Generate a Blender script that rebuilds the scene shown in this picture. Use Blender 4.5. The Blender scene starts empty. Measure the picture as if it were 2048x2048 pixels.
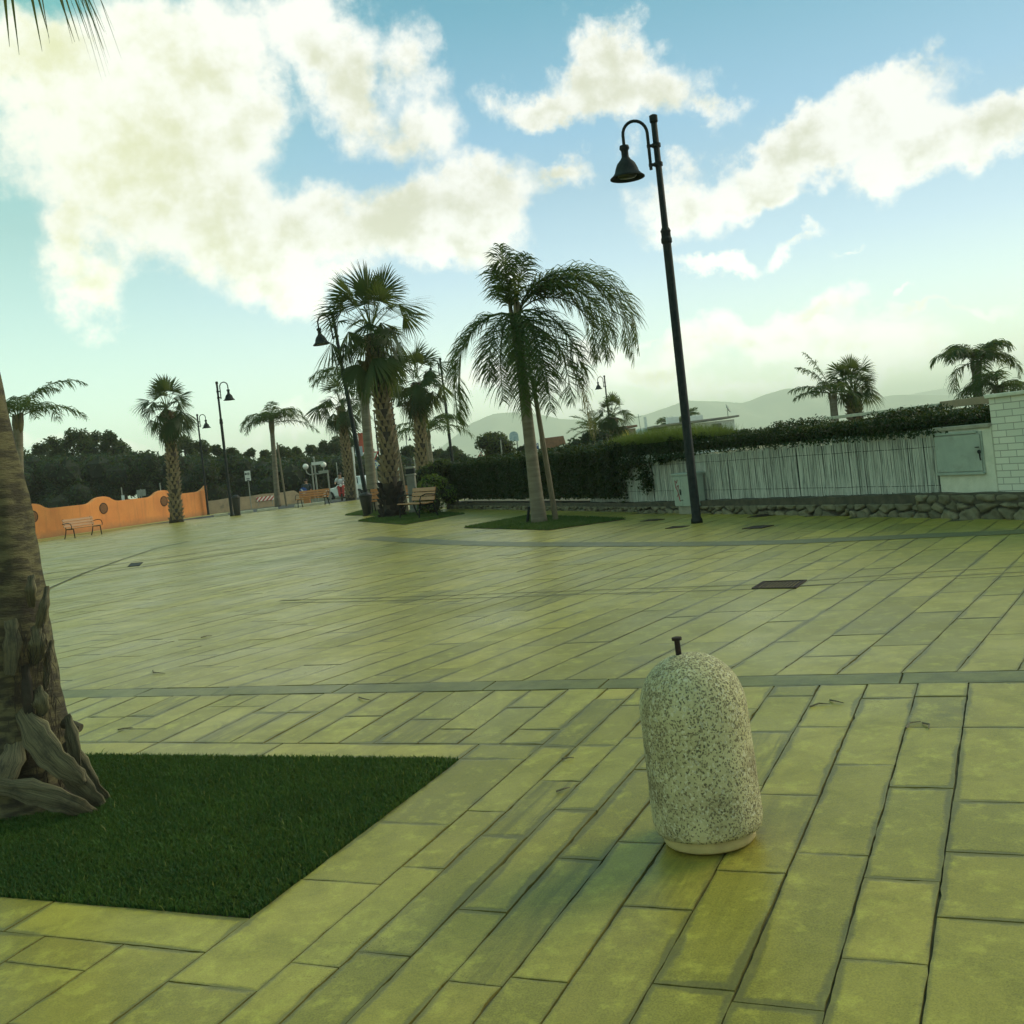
import bpy, bmesh, math, random
import numpy as np
from mathutils import Vector, Matrix
random.seed(7); RNG = np.random.default_rng(11)
SC = bpy.context.scene; COL = SC.collection
PI = math.pi
# ------------------------------------------------------------------ camera frame (photo pixels, 2048 px)
F = 2100.0; ROLL = math.atan(0.11); H = 1.45
cR, sR = math.cos(ROLL), math.sin(ROLL)
PX, PY = 1024-110.3*sR, 1024-110.3*cR
def uv(X, Y):
    a, b = X-PX, Y-PY
    return (a*cR-b*sR)/F, (a*sR+b*cR)/F
def at(X, Y, D):                     # point at depth D seen at photo pixel X, Y
    u, v = uv(X, Y); return Vector((u*D, D, H-v*D))
# band hinge: where the entrance ramp meets the flat plaza
E2 = Vector((2.4, -1, 0)).normalized(); N2 = Vector((-E2.y, E2.x, 0))
def flat(X, Y):
    u, v = uv(X, Y); D = H/v; return Vector((u*D, D, 0))
PB = flat(1000, 1362)
M_RAMP = 0.0564
def gz(x, y):
    q = (x-PB.x)*N2.x+(y-PB.y)*N2.y
    return M_RAMP*max(q, -14) if q < 0 else 0.0
def gp(X, Y):                        # photo pixel -> ground point
    p = flat(X, Y)
    if (p-PB).dot(N2) >= 0: return p
    u, v = uv(X, Y)
    # H - v D = M*((uD-PBx)Nx + (D-PBy)Ny)
    D = (H+M_RAMP*(PB.x*N2.x+PB.y*N2.y))/(v+M_RAMP*(u*N2.x+N2.y))
    return Vector((u*D, D, H-v*D))
def zat(X, Y, D): return at(X, Y, D).z
# ------------------------------------------------------------------ object helpers
def tag(o, label=None, cat=None, group=None, kind=None):
    if label: o['label'] = label
    if cat: o['category'] = cat
    if group: o['group'] = group
    if kind: o['kind'] = kind
    return o
def empty(name, loc, rz=0.0, label=None, cat=None, group=None, kind=None):
    o = bpy.data.objects.new(name, None); COL.objects.link(o)
    o.empty_display_size = .2
    o.location = loc; o.rotation_euler = (0, 0, rz)
    return tag(o, label, cat, group, kind)
def link(name, me, mat=None, parent=None, loc=None, smooth=False):
    o = bpy.data.objects.new(name, me); COL.objects.link(o)
    if mat is not None:
        for m in (mat if isinstance(mat, (list, tuple)) else [mat]): me.materials.append(m)
    if parent: o.parent = parent
    if loc is not None: o.location = loc
    if smooth and len(me.polygons): me.polygons.foreach_set('use_smooth', [True]*len(me.polygons))
    return o
def copy_tree(o, parent=None):
    c = o.copy(); COL.objects.link(c)
    if parent: c.parent = parent
    for ch in [k for k in bpy.data.objects if k.parent == o]: copy_tree(ch, c)
    return c
class MB:                            # mesh builder
    def __init__(s): s.v = []; s.f = []; s.mi = []; s.cur = 0
    def add(s, vs, fs):
        n = len(s.v); s.v += [tuple(v) for v in vs]
        s.f += [tuple(i+n for i in f) for f in fs]; s.mi += [s.cur]*len(fs); return s
    def box(s, c, d, rz=0.0, R=None, taper=1.0):
        hx, hy, hz = d[0]/2, d[1]/2, d[2]/2
        vs = []
        for z, k in ((-hz, 1), (hz, taper)):
            for x, y in ((-hx, -hy), (hx, -hy), (hx, hy), (-hx, hy)): vs.append(Vector((x*k, y*k, z)))
        R = R or Matrix.Rotation(rz, 3, 'Z')
        vs = [R @ v+Vector(c) for v in vs]
        return s.add(vs, [(3, 2, 1, 0), (4, 5, 6, 7), (0, 1, 5, 4), (1, 2, 6, 5), (2, 3, 7, 6), (3, 0, 4, 7)])
    def bbox(s, c, d, b=.008, R=None, rz=0.0):    # chamfered box
        bm = bmesh.new(); bmesh.ops.create_cube(bm, size=1)
        for v in bm.verts: v.co = Vector((v.co.x*d[0], v.co.y*d[1], v.co.z*d[2]))
        bmesh.ops.bevel(bm, geom=bm.edges[:], offset=b, segments=2, affect='EDGES', profile=.5)
        R = R or Matrix.Rotation(rz, 3, 'Z')
        bm.verts.ensure_lookup_table()
        s.add([R @ v.co+Vector(c) for v in bm.verts], [[v.index for v in f.verts] for f in bm.faces]); bm.free(); return s
    def tube(s, pts, r, n=8, cap=True):
        pts = [Vector(p) for p in pts]; rs = r if isinstance(r, (list, tuple)) else [r]*len(pts)
        base = len(s.v); prev = None
        for i, p in enumerate(pts):
            t = (pts[min(i+1, len(pts)-1)]-pts[max(i-1, 0)]).normalized()
            if prev is None:
                a = Vector((0, 0, 1)) if abs(t.z) < .9 else Vector((1, 0, 0))
                prev = t.cross(a).normalized()
            prev = (prev-t*prev.dot(t)).normalized(); w = t.cross(prev)
            for k in range(n):
                an = 2*PI*k/n; s.v.append(tuple(p+(prev*math.cos(an)+w*math.sin(an))*rs[i]))
        for i in range(len(pts)-1):
            for k in range(n):
                a = base+i*n+k; b = base+i*n+(k+1) % n
                s.f.append((a, b, b+n, a+n)); s.mi.append(s.cur)
        if cap:
            s.f.append(tuple(base+k for k in range(n))[::-1]); s.mi.append(s.cur)
            e = base+(len(pts)-1)*n; s.f.append(tuple(e+k for k in range(n))); s.mi.append(s.cur)
        return s
    def lathe(s, prof, c=(0, 0, 0), n=24, jit=None):
        base = len(s.v); c = Vector(c)
        for r, z in prof:
            for k in range(n):
                an = 2*PI*k/n; s.v.append((c.x+r*math.cos(an), c.y+r*math.sin(an), c.z+z))
        for i in range(len(prof)-1):
            for k in range(n):
                a = base+i*n+k; b = base+i*n+(k+1) % n
                s.f.append((a, b, b+n, a+n)); s.mi.append(s.cur)
        s.f.append(tuple(base+k for k in range(n))[::-1]); s.mi.append(s.cur)
        e = base+(len(prof)-1)*n; s.f.append(tuple(e+k for k in range(n))); s.mi.append(s.cur)
        return s
    def prism(s, poly, y0, y1, f=None):            # polygon in xz extruded along y (or mapped by f)
        n = len(poly)
        vs = [Vector((x, y0, z)) for x, z in poly]+[Vector((x, y1, z)) for x, z in poly]
        if f: vs = [f(v) for v in vs]
        return s.add(vs, [tuple(range(n)), tuple(range(2*n-1, n-1, -1))]+[(i, i+n, (i+1) % n+n, (i+1) % n) for i in range(n)])
    def build(s, name, mat=None, parent=None, loc=None, smooth=False):
        me = bpy.data.meshes.new(name); me.from_pydata(s.v, [], s.f)
        if s.mi and max(s.mi) > 0: me.polygons.foreach_set('material_index', s.mi)
        me.update()
        return link(name, me, mat, parent, loc, smooth)
def np_mesh(name, V, Q):             # fast mesh from numpy; Q is (n,k)
    me = bpy.data.meshes.new(name); V = np.asarray(V, np.float32); Q = np.asarray(Q, np.int32)
    n, k = Q.shape
    me.vertices.add(len(V)); me.vertices.foreach_set('co', V.ravel())
    me.loops.add(n*k); me.loops.foreach_set('vertex_index', Q.ravel())
    me.polygons.add(n); me.polygons.foreach_set('loop_start', np.arange(0, n*k, k, dtype=np.int32))
    try: me.polygons.foreach_set('loop_total', np.full(n, k, dtype=np.int32))
    except Exception: pass
    me.polygons.foreach_set('use_smooth', np.zeros(n, bool)); me.update(calc_edges=True); me.validate(); return me
# ------------------------------------------------------------------ materials
def lin(r, g, b):
    f = lambda c: (c/255/12.92) if c/255 <= .04045 else ((c/255+.055)/1.055)**2.4
    return (f(r), f(g), f(b), 1)
class NT:
    def __init__(s, tree): s.t = tree; s.n = tree.nodes; s.l = tree.links
    def new(s, typ, **kw):
        n = s.n.new(typ)
        for k, v in kw.items(): setattr(n, k, v)
        return n
    def put(s, node, i, val):
        sock = node.inputs[i]
        if hasattr(val, 'is_linked') or isinstance(val, bpy.types.NodeSocket): s.l.new(val, sock)
        else: sock.default_value = val
    def math(s, op, a, b=0.0, c=None, clamp=False):
        n = s.new('ShaderNodeMath', operation=op, use_clamp=clamp); s.put(n, 0, a); s.put(n, 1, b)
        if c is not None: s.put(n, 2, c)
        return n.outputs[0]
    def vmath(s, op, a, b=None, out=0):
        n = s.new('ShaderNodeVectorMath', operation=op); s.put(n, 0, a)
        if b is not None: s.put(n, 1, b)
        return n.outputs[out]
    def mix(s, fac, a, b, typ='RGBA', blend='MIX'):
        n = s.new('ShaderNodeMix', data_type=typ)
        if typ == 'RGBA': n.blend_type = blend; i = (0, 6, 7); o = 2
        else: i = (0, 2, 3); o = 0
        s.put(n, i[0], fac); s.put(n, i[1], a); s.put(n, i[2], b); return n.outputs[o]
    def noise(s, vec, scale, detail=4, rough=.55, out=0, dist=0.0):
        n = s.new('ShaderNodeTexNoise'); 
        if vec is not None: s.put(n, 'Vector', vec)
        n.inputs['Scale'].default_value = scale; n.inputs['Detail'].default_value = detail
        n.inputs['Roughness'].default_value = rough; n.inputs['Distortion'].default_value = dist
        return n.outputs[out]
    def ramp(s, fac, a, b, lo=0.0, hi=1.0, clamp=True, smooth=False):
        n = s.new('ShaderNodeMapRange', clamp=clamp)
        if smooth: n.interpolation_type = 'SMOOTHSTEP'
        s.put(n, 0, fac); s.put(n, 1, a); s.put(n, 2, b); s.put(n, 3, lo); s.put(n, 4, hi); return n.outputs[0]
def new_mat(name):
    m = bpy.data.materials.new(name); m.use_nodes = True; t = NT(m.node_tree); t.n.clear()
    out = t.new('ShaderNodeOutputMaterial'); b = t.new('ShaderNodeBsdfPrincipled')
    t.l.new(b.outputs[0], out.inputs[0]); return m, t, b, out
def surf(name, c1, c2=None, scale=8, rough=.6, metal=0.0, bump=.0, bscale=60, detail=5, lo=.35, hi=.65, stretch=None, spec=.4, c3=None, s3=1.5, t3=(.55, .7)):
    m, t, b, out = new_mat(name)
    tc = t.new('ShaderNodeTexCoord').outputs['Object']
    v = tc
    if stretch: v = t.vmath('MULTIPLY', tc, stretch)
    col = c1
    if c2 is not None:
        col = t.mix(t.ramp(t.noise(v, scale, detail), lo, hi), c1, c2)
    if c3 is not None:
        col = t.mix(t.ramp(t.noise(tc, s3, 6, .65), t3[0], t3[1]), col, c3)
    t.put(b, 'Base Color', col); t.put(b, 'Roughness', rough); t.put(b, 'Metallic', metal); t.put(b, 'Specular IOR Level', spec)
    if bump:
        bn = t.new('ShaderNodeBump'); bn.inputs['Strength'].default_value = bump; bn.inputs['Distance'].default_value = .01
        t.put(bn, 'Height', t.noise(v, bscale, 4)); t.l.new(bn.outputs[0], b.inputs['Normal'])
    return m
def leaf_mat(name, c1, c2, trans=.35, scale=3.0, rough=.5, c3=None):
    m, t, b, out = new_mat(name)
    g = t.new('ShaderNodeNewGeometry')
    col = t.mix(g.outputs['Random Per Island'], c1, c2)
    tc = t.new('ShaderNodeTexCoord').outputs['Object']
    col = t.mix(t.ramp(t.noise(tc, scale, 3), .35, .65), col, c3 or t.mix(.5, c1, c2))
    t.put(b, 'Base Color', col); t.put(b, 'Roughness', rough); t.put(b, 'Specular IOR Level', .14)
    tr = t.new('ShaderNodeBsdfTranslucent'); t.put(tr, 0, t.mix(.5, col, (.35, .42, .08, 1)))
    mx = t.new('ShaderNodeMixShader'); mx.inputs[0].default_value = trans
    t.l.new(b.outputs[0], mx.inputs[1]); t.l.new(tr.outputs[0], mx.inputs[2]); t.l.new(mx.outputs[0], out.inputs[0])
    return m
MT = {}
MT['iron'] = surf('dark_iron', (.008, .012, .012, 1), (.016, .022, .020, 1), 14, .6, .0, .15, 90, spec=.12)
MT['iron_rust'] = surf('rusty_iron', (.035, .016, .010, 1), (.016, .012, .010, 1), 60, .8, .2, .4, 160)
MT['galv'] = surf('galvanised_steel', (.22, .24, .20, 1), (.30, .31, .26, 1), 20, .5, .4, .05)
MT['wood'] = surf('varnished_wood', (.38, .19, .06, 1), (.26, .12, .045, 1), 3, .45, 0, .3, 30, stretch=(2, 30, 30))
MT['wood_orange'] = surf('orange_wood', (.50, .20, .05, 1), (.36, .14, .04, 1), 3, .45, 0, .3, 30, stretch=(2, 30, 30))
MT['stake'] = surf('stake_wood', (.20, .17, .10, 1), (.12, .10, .065, 1), 4, .85, 0, .5, 30, stretch=(20, 20, 2))
def render_mat():
    m, t, b, out = new_mat('orange_render'); tc = t.new('ShaderNodeTexCoord').outputs['Object']
    c = t.mix(t.ramp(t.noise(tc, 1.2, 6), .35, .65), (.74, .28, .075, 1), (.64, .225, .062, 1))
    stv = t.noise(t.vmath('MULTIPLY', tc, (3.5, 3.5, .35)), 1.5, 6, .65)
    c = t.mix(t.math('MULTIPLY', t.ramp(stv, .5, .68), .5), c, (.44, .17, .06, 1))
    sz = t.new('ShaderNodeSeparateXYZ'); t.l.new(tc, sz.inputs[0])
    dirt = t.ramp(t.math('ADD', sz.outputs[2], t.math('MULTIPLY', t.noise(tc, 2.2, 6, .7), -.5)), -.22, .12, 1, 0)
    c = t.mix(t.math('MULTIPLY', dirt, .7), c, (.27, .15, .07, 1))
    t.put(b, 'Base Color', c); t.put(b, 'Roughness', .88)
    bn = t.new('ShaderNodeBump'); bn.inputs['Strength'].default_value = .4; bn.inputs['Distance'].default_value = .015; t.put(bn, 'Height', t.noise(tc, 40, 5, .7)); t.l.new(bn.outputs[0], b.inputs['Normal']); return m
MT['orange'] = render_mat()
def sheath_mat():
    m, t, b, out = new_mat('dry_sheath'); a = t.new('ShaderNodeAttribute'); a.attribute_name = 'fib'; tc = t.new('ShaderNodeTexCoord').outputs['Object']
    v = t.vmath('ADD', t.vmath('MULTIPLY', a.outputs['Color'], (26, 3.5, 0)), t.vmath('MULTIPLY', tc, (.6, .6, .6)))
    f = t.noise(v, 1.0, 8, .7)
    c = t.mix(t.ramp(f, .38, .62), (.055, .046, .024, 1), (.185, .16, .075, 1))
    c = t.mix(t.math('MULTIPLY', t.ramp(t.noise(tc, 6, 7, .7), .52, .66), .75), c, (.038, .032, .018, 1))
    t.put(b, 'Base Color', c); t.put(b, 'Roughness', .8)
    bn = t.new('ShaderNodeBump'); bn.inputs['Strength'].default_value = .9; bn.inputs['Distance'].default_value = .012; t.put(bn, 'Height', f); t.l.new(bn.outputs[0], b.inputs['Normal']); return m

MT['rim_hole_dark'] = surf('grille_rim_hole_shade', (.07, .035, .02, 1), (.04, .025, .02, 1), 30, .9)
MT['white'] = surf('white_paint', (.72, .73, .66, 1), (.62, .64, .56, 1), 6, .5)
MT['car_white'] = surf('car_paint', (.74, .76, .70, 1), None, rough=.22, spec=.6)
MT['glass'] = surf('dark_glass', (.03, .04, .04, 1), None, rough=.08, spec=.6)
MT['rubber'] = surf('rubber', (.02, .02, .02, 1), None, rough=.8)
MT['red'] = surf('red_paint', (.45, .03, .025, 1), (.38, .03, .025, 1), 10, .5)
MT['blue'] = surf('blue_sign', (.02, .08, .32, 1), (.02, .07, .27, 1), 10, .4)
MT['yellow'] = surf('yellow_sign', (.65, .46, .05, 1), (.55, .38, .05, 1), 10, .5)
MT['black'] = surf('black_plastic', (.012, .014, .014, 1), (.02, .022, .02, 1), 10, .5)
MT['concrete'] = surf('concrete', (.30, .30, .23, 1), (.22, .22, .17, 1), 5, .9, 0, .4, 40)
MT['beige'] = surf('beige_render', (.34, .27, .16, 1), (.26, .21, .13, 1), 2.5, .9, 0, .3, 30, c3=(.17, .15, .10, 1))
MT['kerb'] = surf('pale_kerb', (.55, .54, .40, 1), (.42, .41, .30, 1), 6, .85, 0, .3)
MT['asphalt'] = surf('asphalt', (.045, .047, .045, 1), (.065, .066, .06, 1), 2, .85, 0, .5, 120)
MT['soil'] = surf('soil', (.045, .038, .02, 1), (.07, .055, .03, 1), 9, .95, 0, .6, 60)
MT['cabinet'] = surf('grey_cabinet', (.30, .36, .30, 1), (.25, .31, .26, 1), 5, .55, 0, .08, 30, c3=(.22, .26, .21, 1), s3=4)
MT['stucco'] = surf('white_stucco', (.58, .60, .48, 1), (.48, .51, .40, 1), 7, .9, 0, .6, 45, c3=(.40, .42, .32, 1), s3=2)
MT['stone'] = surf('rubble_stone', (.22, .21, .14, 1), (.12, .115, .08, 1), 6, .9, 0, .7, 25, c3=(.30, .28, .19, 1), s3=3)
MT['mortar'] = surf('dark_mortar', (.085, .08, .055, 1), (.05, .05, .037, 1), 8, .95, 0, .7, 40)
MT['cane'] = None
MT['roof'] = surf('roof_tile', (.25, .13, .075, 1), (.18, .10, .06, 1), 8, .85)
MT['globe'] = surf('milk_glass', (.80, .80, .72, 1), None, rough=.25)
MT['skin'] = surf('skin', (.42, .24, .15, 1), None, rough=.55)
MT['hair'] = surf('hair', (.03, .02, .015, 1), None, rough=.6)
MT['shirt'] = surf('white_shirt', (.66, .68, .66, 1), (.55, .58, .58, 1), 6, .85)
MT['dark_shirt'] = surf('dark_shirt', (.03, .045, .05, 1), None, rough=.9)
MT['shorts'] = surf('red_shorts', (.35, .05, .04, 1), None, rough=.9)
MT['fan_leaf'] = leaf_mat('fan_palm_leaf', (.008, .026, .007, 1), (.023, .052, .011, 1), .25)
MT['fan_dry'] = leaf_mat('dry_palm_leaf', (.10, .085, .035, 1), (.17, .135, .055, 1), .3)
MT['queen_leaf'] = leaf_mat('feather_palm_leaf', (.013, .042, .010, 1), (.042, .080, .016, 1), .33, c3=(.024, .056, .013, 1))
MT['leaf_dark'] = leaf_mat('dark_leaf', (.006, .020, .007, 1), (.018, .040, .011, 1), .15, .25, c3=(.009, .025, .008, 1))
MT['leaf_tree'] = leaf_mat('tree_leaf', (.014, .028, .009, 1), (.036, .054, .014, 1), .22, .5)
MT['leaf_hedge'] = leaf_mat('hedge_leaf', (.005, .018, .006, 1), (.014, .034, .008, 1), .12, 1.2)
MT['leaf_lime'] = leaf_mat('bright_leaf', (.025, .065, .010, 1), (.055, .105, .014, 1), .3, 2)
MT['grass'] = leaf_mat('grass_blade', (.010, .046, .012, 1), (.055, .120, .020, 1), .25, 3.5, c3=(.016, .058, .014, 1))
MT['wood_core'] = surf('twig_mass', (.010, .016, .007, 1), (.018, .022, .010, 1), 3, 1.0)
MT['bark'] = surf('tree_bark', (.10, .085, .05, 1), (.06, .05, .03, 1), 8, .95, 0, .6, 20)
MT['near_bark'] = surf('near_palm_bark', (.115, .10, .045, 1), (.045, .038, .02, 1), 3.2, .9, 0, 1.0, 14, detail=9, stretch=(2.2, 2.2, 9), c3=(.035, .028, .018, 1), s3=5.5, t3=(.53, .64), lo=.42, hi=.58)  # third colour paints dark blotches in for the shaded cavities of the trunk
MT['q_trunk'] = surf('feather_palm_trunk', (.19, .17, .115, 1), (.12, .105, .07, 1), 2.4, .9, 0, .5, 30, stretch=(.6, .6, 5), c3=(.26, .24, .17, 1), s3=1.6)
MT['f_trunk'] = surf('fan_palm_boots', (.27, .215, .12, 1), (.16, .12, .07, 1), 7, .9, 0, .6, 50)
MT['f_core'] = surf('fan_palm_bark', (.055, .043, .028, 1), (.03, .025, .018, 1), 8, .95, 0, .8, 40)
MT['char'] = surf('charred_bark', (.018, .014, .011, 1), (.05, .036, .022, 1), 9, .95, 0, .8, 30, lo=.5, hi=.75)
MT['sheath'] = surf('palm_sheath', (.155, .135, .06, 1), (.075, .064, .032, 1), 3, .75, 0, .6, 25)
MT['near_sheath'] = sheath_mat()
# ------------------------------------------------------------------ ground, paving, lawns
def structure(o): return tag(o, kind='structure')
E1 = Vector((.4966, 1, 0)).normalized()
E3 = Vector((.665, 1, 0)).normalized()
def solve2(p, o, a, b):
    d = (p[0]-o[0], p[1]-o[1]); det = a.x*b.y-a.y*b.x
    return (d[0]*b.y-d[1]*b.x)/det, (a.x*d[1]-a.y*d[0])/det
def st(X, Y): return solve2(gp(X, Y), PB, E2, E1)
def wxy(s, t, e=E1): p = PB+E2*s+e*t; return p.x, p.y
# terrain sheet follows ramp and plaza
def terrain():
    V = []; Q = []
    qs = [-7000, -14, 0, 7000]; S = 7000
    for q in qs:
        for s in (-S, S):
            p = PB+E2*s+N2*q; z = M_RAMP*max(q, -14) if q < 0 else 0
            V.append((p.x, p.y, z-.010))
    for i in range(3): Q.append((2*i, 2*i+1, 2*i+3, 2*i+2))
    m, t, b, out = new_mat('ground_dust')
    tc = t.new('ShaderNodeTexCoord').outputs['Object']
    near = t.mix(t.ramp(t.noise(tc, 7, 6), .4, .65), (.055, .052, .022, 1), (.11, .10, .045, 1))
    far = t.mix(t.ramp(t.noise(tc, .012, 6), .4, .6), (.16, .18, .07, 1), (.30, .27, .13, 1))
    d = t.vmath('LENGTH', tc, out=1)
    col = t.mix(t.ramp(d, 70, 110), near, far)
    t.put(b, 'Base Color', col); t.put(b, 'Roughness', .95)
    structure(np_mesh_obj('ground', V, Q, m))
def np_mesh_obj(name, V, Q, mat, parent=None, smooth=False):
    return link(name, np_mesh(name, V, Q), mat, parent, None, smooth)
terrain()

# paving material: slab tone from a colour attribute, joint dirt from uv distance to edge
def paving_mat():
    m, t, b, out = new_mat('stone_paving')
    tone = t.new('ShaderNodeAttribute'); tone.attribute_name = 'tone'
    tc = t.new('ShaderNodeTexCoord').outputs['Object']
    sep = t.new('ShaderNodeSeparateColor'); t.l.new(tone.outputs['Color'], sep.inputs[0])
    val, hue, stain = sep.outputs[0], sep.outputs[1], sep.outputs[2]
    base = t.mix(hue, (.335, .278, .056, 1), (.355, .276, .060, 1))
    base = t.mix(1.0, base, t.mix(val, (.50, .52, .56, 1), (1.30, 1.30, 1.18, 1)), blend='MULTIPLY')
    # broad dirt, mid mottling, grain
    big = t.ramp(t.noise(tc, .35, 5, .6), .38, .66)
    base = t.mix(t.math('MULTIPLY', big, .28), base, (.155, .14, .028, 1))
    mid = t.ramp(t.noise(tc, 3.6, 9, .72, dist=.7), .42, .63)
    base = t.mix(t.math('MULTIPLY', mid, .62), base, (.135, .118, .020, 1))
    lite = t.ramp(t.noise(t.vmath('ADD', tc, (7, 3, 1)), 8, 8, .74), .52, .66)
    base = t.mix(t.math('MULTIPLY', lite, .55), base, (.56, .50, .085, 1))
    fine = t.ramp(t.noise(tc, 160, 3, .7), .35, .65)
    base = t.mix(.34, base, t.mix(fine, (.12, .108, .018, 1), (.46, .41, .06, 1)))
    # streaky wet stains on some slabs (along the row direction)
    rot = t.new('ShaderNodeMapping'); t.put(rot, 0, tc); rot.inputs['Rotation'].default_value = (0, 0, -math.atan2(E1.y, E1.x))
    sv = t.vmath('MULTIPLY', rot.outputs[0], (1.4, 17, 1))
    strk = t.ramp(t.noise(sv, 1.0, 5, .6, dist=1.2), .42, .62)
    base = t.mix(t.math('MULTIPLY', t.math('MULTIPLY', strk, t.math('POWER', stain, .5)), .58), base, (.075, .07, .024, 1))
    # gum spots and small dark blots
    vs_ = t.new('ShaderNodeTexVoronoi'); t.put(vs_, 'Vector', t.vmath('ADD', tc, t.vmath('MULTIPLY', t.noise(tc, 30, 2, out=1), (.03, .03, 0)))); vs_.inputs['Scale'].default_value = 3.2
    cs_ = t.new('ShaderNodeSeparateColor'); t.l.new(vs_.outputs['Color'], cs_.inputs[0])
    sp_ = t.math('LESS_THAN', vs_.outputs['Distance'], t.math('MULTIPLY', t.math('SUBTRACT', cs_.outputs[0], .55), .085))
    base = t.mix(t.math('MULTIPLY', sp_, .6), base, (.07, .062, .028, 1))
    blot = t.ramp(t.noise(t.vmath('ADD', tc, (11, 4, 0)), 1.6, 8, .72, dist=.8), .60, .72)
    base = t.mix(t.math('MULTIPLY', blot, .55), base, (.10, .09, .034, 1))
    # joint dirt
    uvn = t.new('ShaderNodeUVMap'); uvn.uv_map = 'edge'
    su = t.new('ShaderNodeSeparateXYZ'); t.l.new(uvn.outputs[0], su.inputs[0])
    ed = t.math('MINIMUM', su.outputs[0], su.outputs[1])
    n2 = t.math('ADD', t.math('MULTIPLY', t.ramp(t.noise(tc, 1.7, 4, .6), .42, .68), .030), t.math('MULTIPLY', t.noise(tc, 45, 4, .75), .022))
    ed = t.math('SUBTRACT', ed, t.math('SUBTRACT', n2, .010))
    jd = t.ramp(ed, -.004, .010, 1, 0)
    base = t.mix(t.math('MULTIPLY', jd, .58), base, (.075, .072, .036, 1))
    t.put(b, 'Base Color', base)
    t.put(b, 'Roughness', t.math('ADD', t.ramp(t.noise(tc, .9, 5, .6), .3, .7, .24, .40), t.math('MULTIPLY', fine, .10)))
    t.put(b, 'Specular IOR Level', .24)
    bn = t.new('ShaderNodeBump'); bn.inputs['Strength'].default_value = .28; bn.inputs['Distance'].default_value = .004
    hgt = t.math('ADD', t.math('MULTIPLY', t.noise(tc, 30, 6, .7), 1.0), t.math('MULTIPLY', jd, -.9))
    t.put(bn, 'Height', hgt); t.l.new(bn.outputs[0], b.inputs['Normal'])
    return m
MT['paving'] = paving_mat()
SLABS = []                            # each: 4 corners (x,y), tone, hue, stain, (w,l)
def slab(c, w, l, tone=None, hue=None, stain=None):
    SLABS.append((c, w, l, random.betavariate(2.2, 2.2) if tone is None else tone,
                  random.random() if hue is None else hue, (random.random()**3 if random.random() < .17 else 0) if stain is None else stain))
def row_fill(s0, s1, t0, t1, e, org, lmin=.45, lmax=1.25, keep=None, gap=.007):
    a = t0; b = t0-random.uniform(0, .6)
    while a < t1-1e-6:
        b = b+random.uniform(lmin, lmax)
        if b-a < .16: continue
        if t1-b < .16: b = t1
        b = min(b, t1)
        g = gap*random.uniform(.6, 1.5)/2
        c = [org+E2*(s0+g)+e*(a+g*.7), org+E2*(s1-g)+e*(a+g*.7), org+E2*(s1-g)+e*(b-g*.7), org+E2*(s0+g)+e*(b-g*.7)]
        ctr = (c[0]+c[2])/2; L = b-a; a = b
        if keep and not keep(ctr.x, ctr.y): continue
        slab(c, s1-s0, L)
# -- ramp (foreground)
xs_all = [181, 226, 276, 349, 403, 462, 520, 582, 649, 711, 773, 847, 909, 989, 1060, 1136, 1214, 1276, 1345, 1412, 1478, 1547, 1639, 1734, 1836, 1937]
def s_at(x): return st(x, 1386-(x-700)*.0153)[0]
S_ALL = [s_at(x) for x in xs_all]
t_band = st(1000, 1381)[1]            # lower edge of dark strip
tb_line = st(900, 1487.5)[1]          # joint above the lawn border
t_lawn0 = st(760, 1516.5)[1]
s_edge, _ = st(928, 1517); s_edge2, t_lawn1 = st(493, 1834)
s_edge = (s_edge+s_edge2)/2
J1 = S_ALL[16]
lo = S_ALL[0]
while lo > -14: lo -= random.uniform(.24, .38); S_ALL.insert(0, lo)
hi = S_ALL[-1]
while hi < 14: hi += random.uniform(.27, .33); S_ALL.append(hi)
TB = -9.5
for a, b in zip(S_ALL[:-1], S_ALL[1:]):
    if a < J1-.01: row_fill(a, b, tb_line, t_band, E1, PB, .4, 1.0)
    else: row_fill(a, b, TB, t_band, E1, PB, .42, 1.0)
sp = (J1-s_edge)
row_fill(s_edge, J1, TB, tb_line, E1, PB, .5, 1.0)
# border rows along the lawn (long slabs laid across)
def cross_fill(t0, t1, s0, s1):
    s = s1
    while s > s0:
        L = random.uniform(.7, 1.3); a = max(s-L, s0); g = .005
        c = [PB+E2*(a+g)+E1*(t0+g), PB+E2*(s-g)+E1*(t0+g), PB+E2*(s-g)+E1*(t1-g), PB+E2*(a+g)+E1*(t1-g)]
        slab(c, s-a, t1-t0); s = a
cross_fill(t_lawn0, tb_line, -14, s_edge)
t_low = st(300, 1893)[1]
cross_fill(t_low, t_lawn1, -14, s_edge)
s = s_edge
while s > -14:
    w = random.uniform(.36, .44); row_fill(s-w, s, TB, t_low, E1, PB, .5, 1.2); s -= w
# dark strip at the hinge
tt0, tt1 = t_band, st(1000, 1362.5)[1]
s = -14
while s < 14:
    L = random.uniform(.7, 1.3); g = .005
    c = [PB+E2*(s+g)+E1*(tt0+g), PB+E2*(s+L-g)+E1*(tt0+g), PB+E2*(s+L-g)+E1*(tt1-g), PB+E2*(s+g)+E1*(tt1-g)]
    slab(c, L, tt1-tt0, tone=-1, stain=0); s += L
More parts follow.
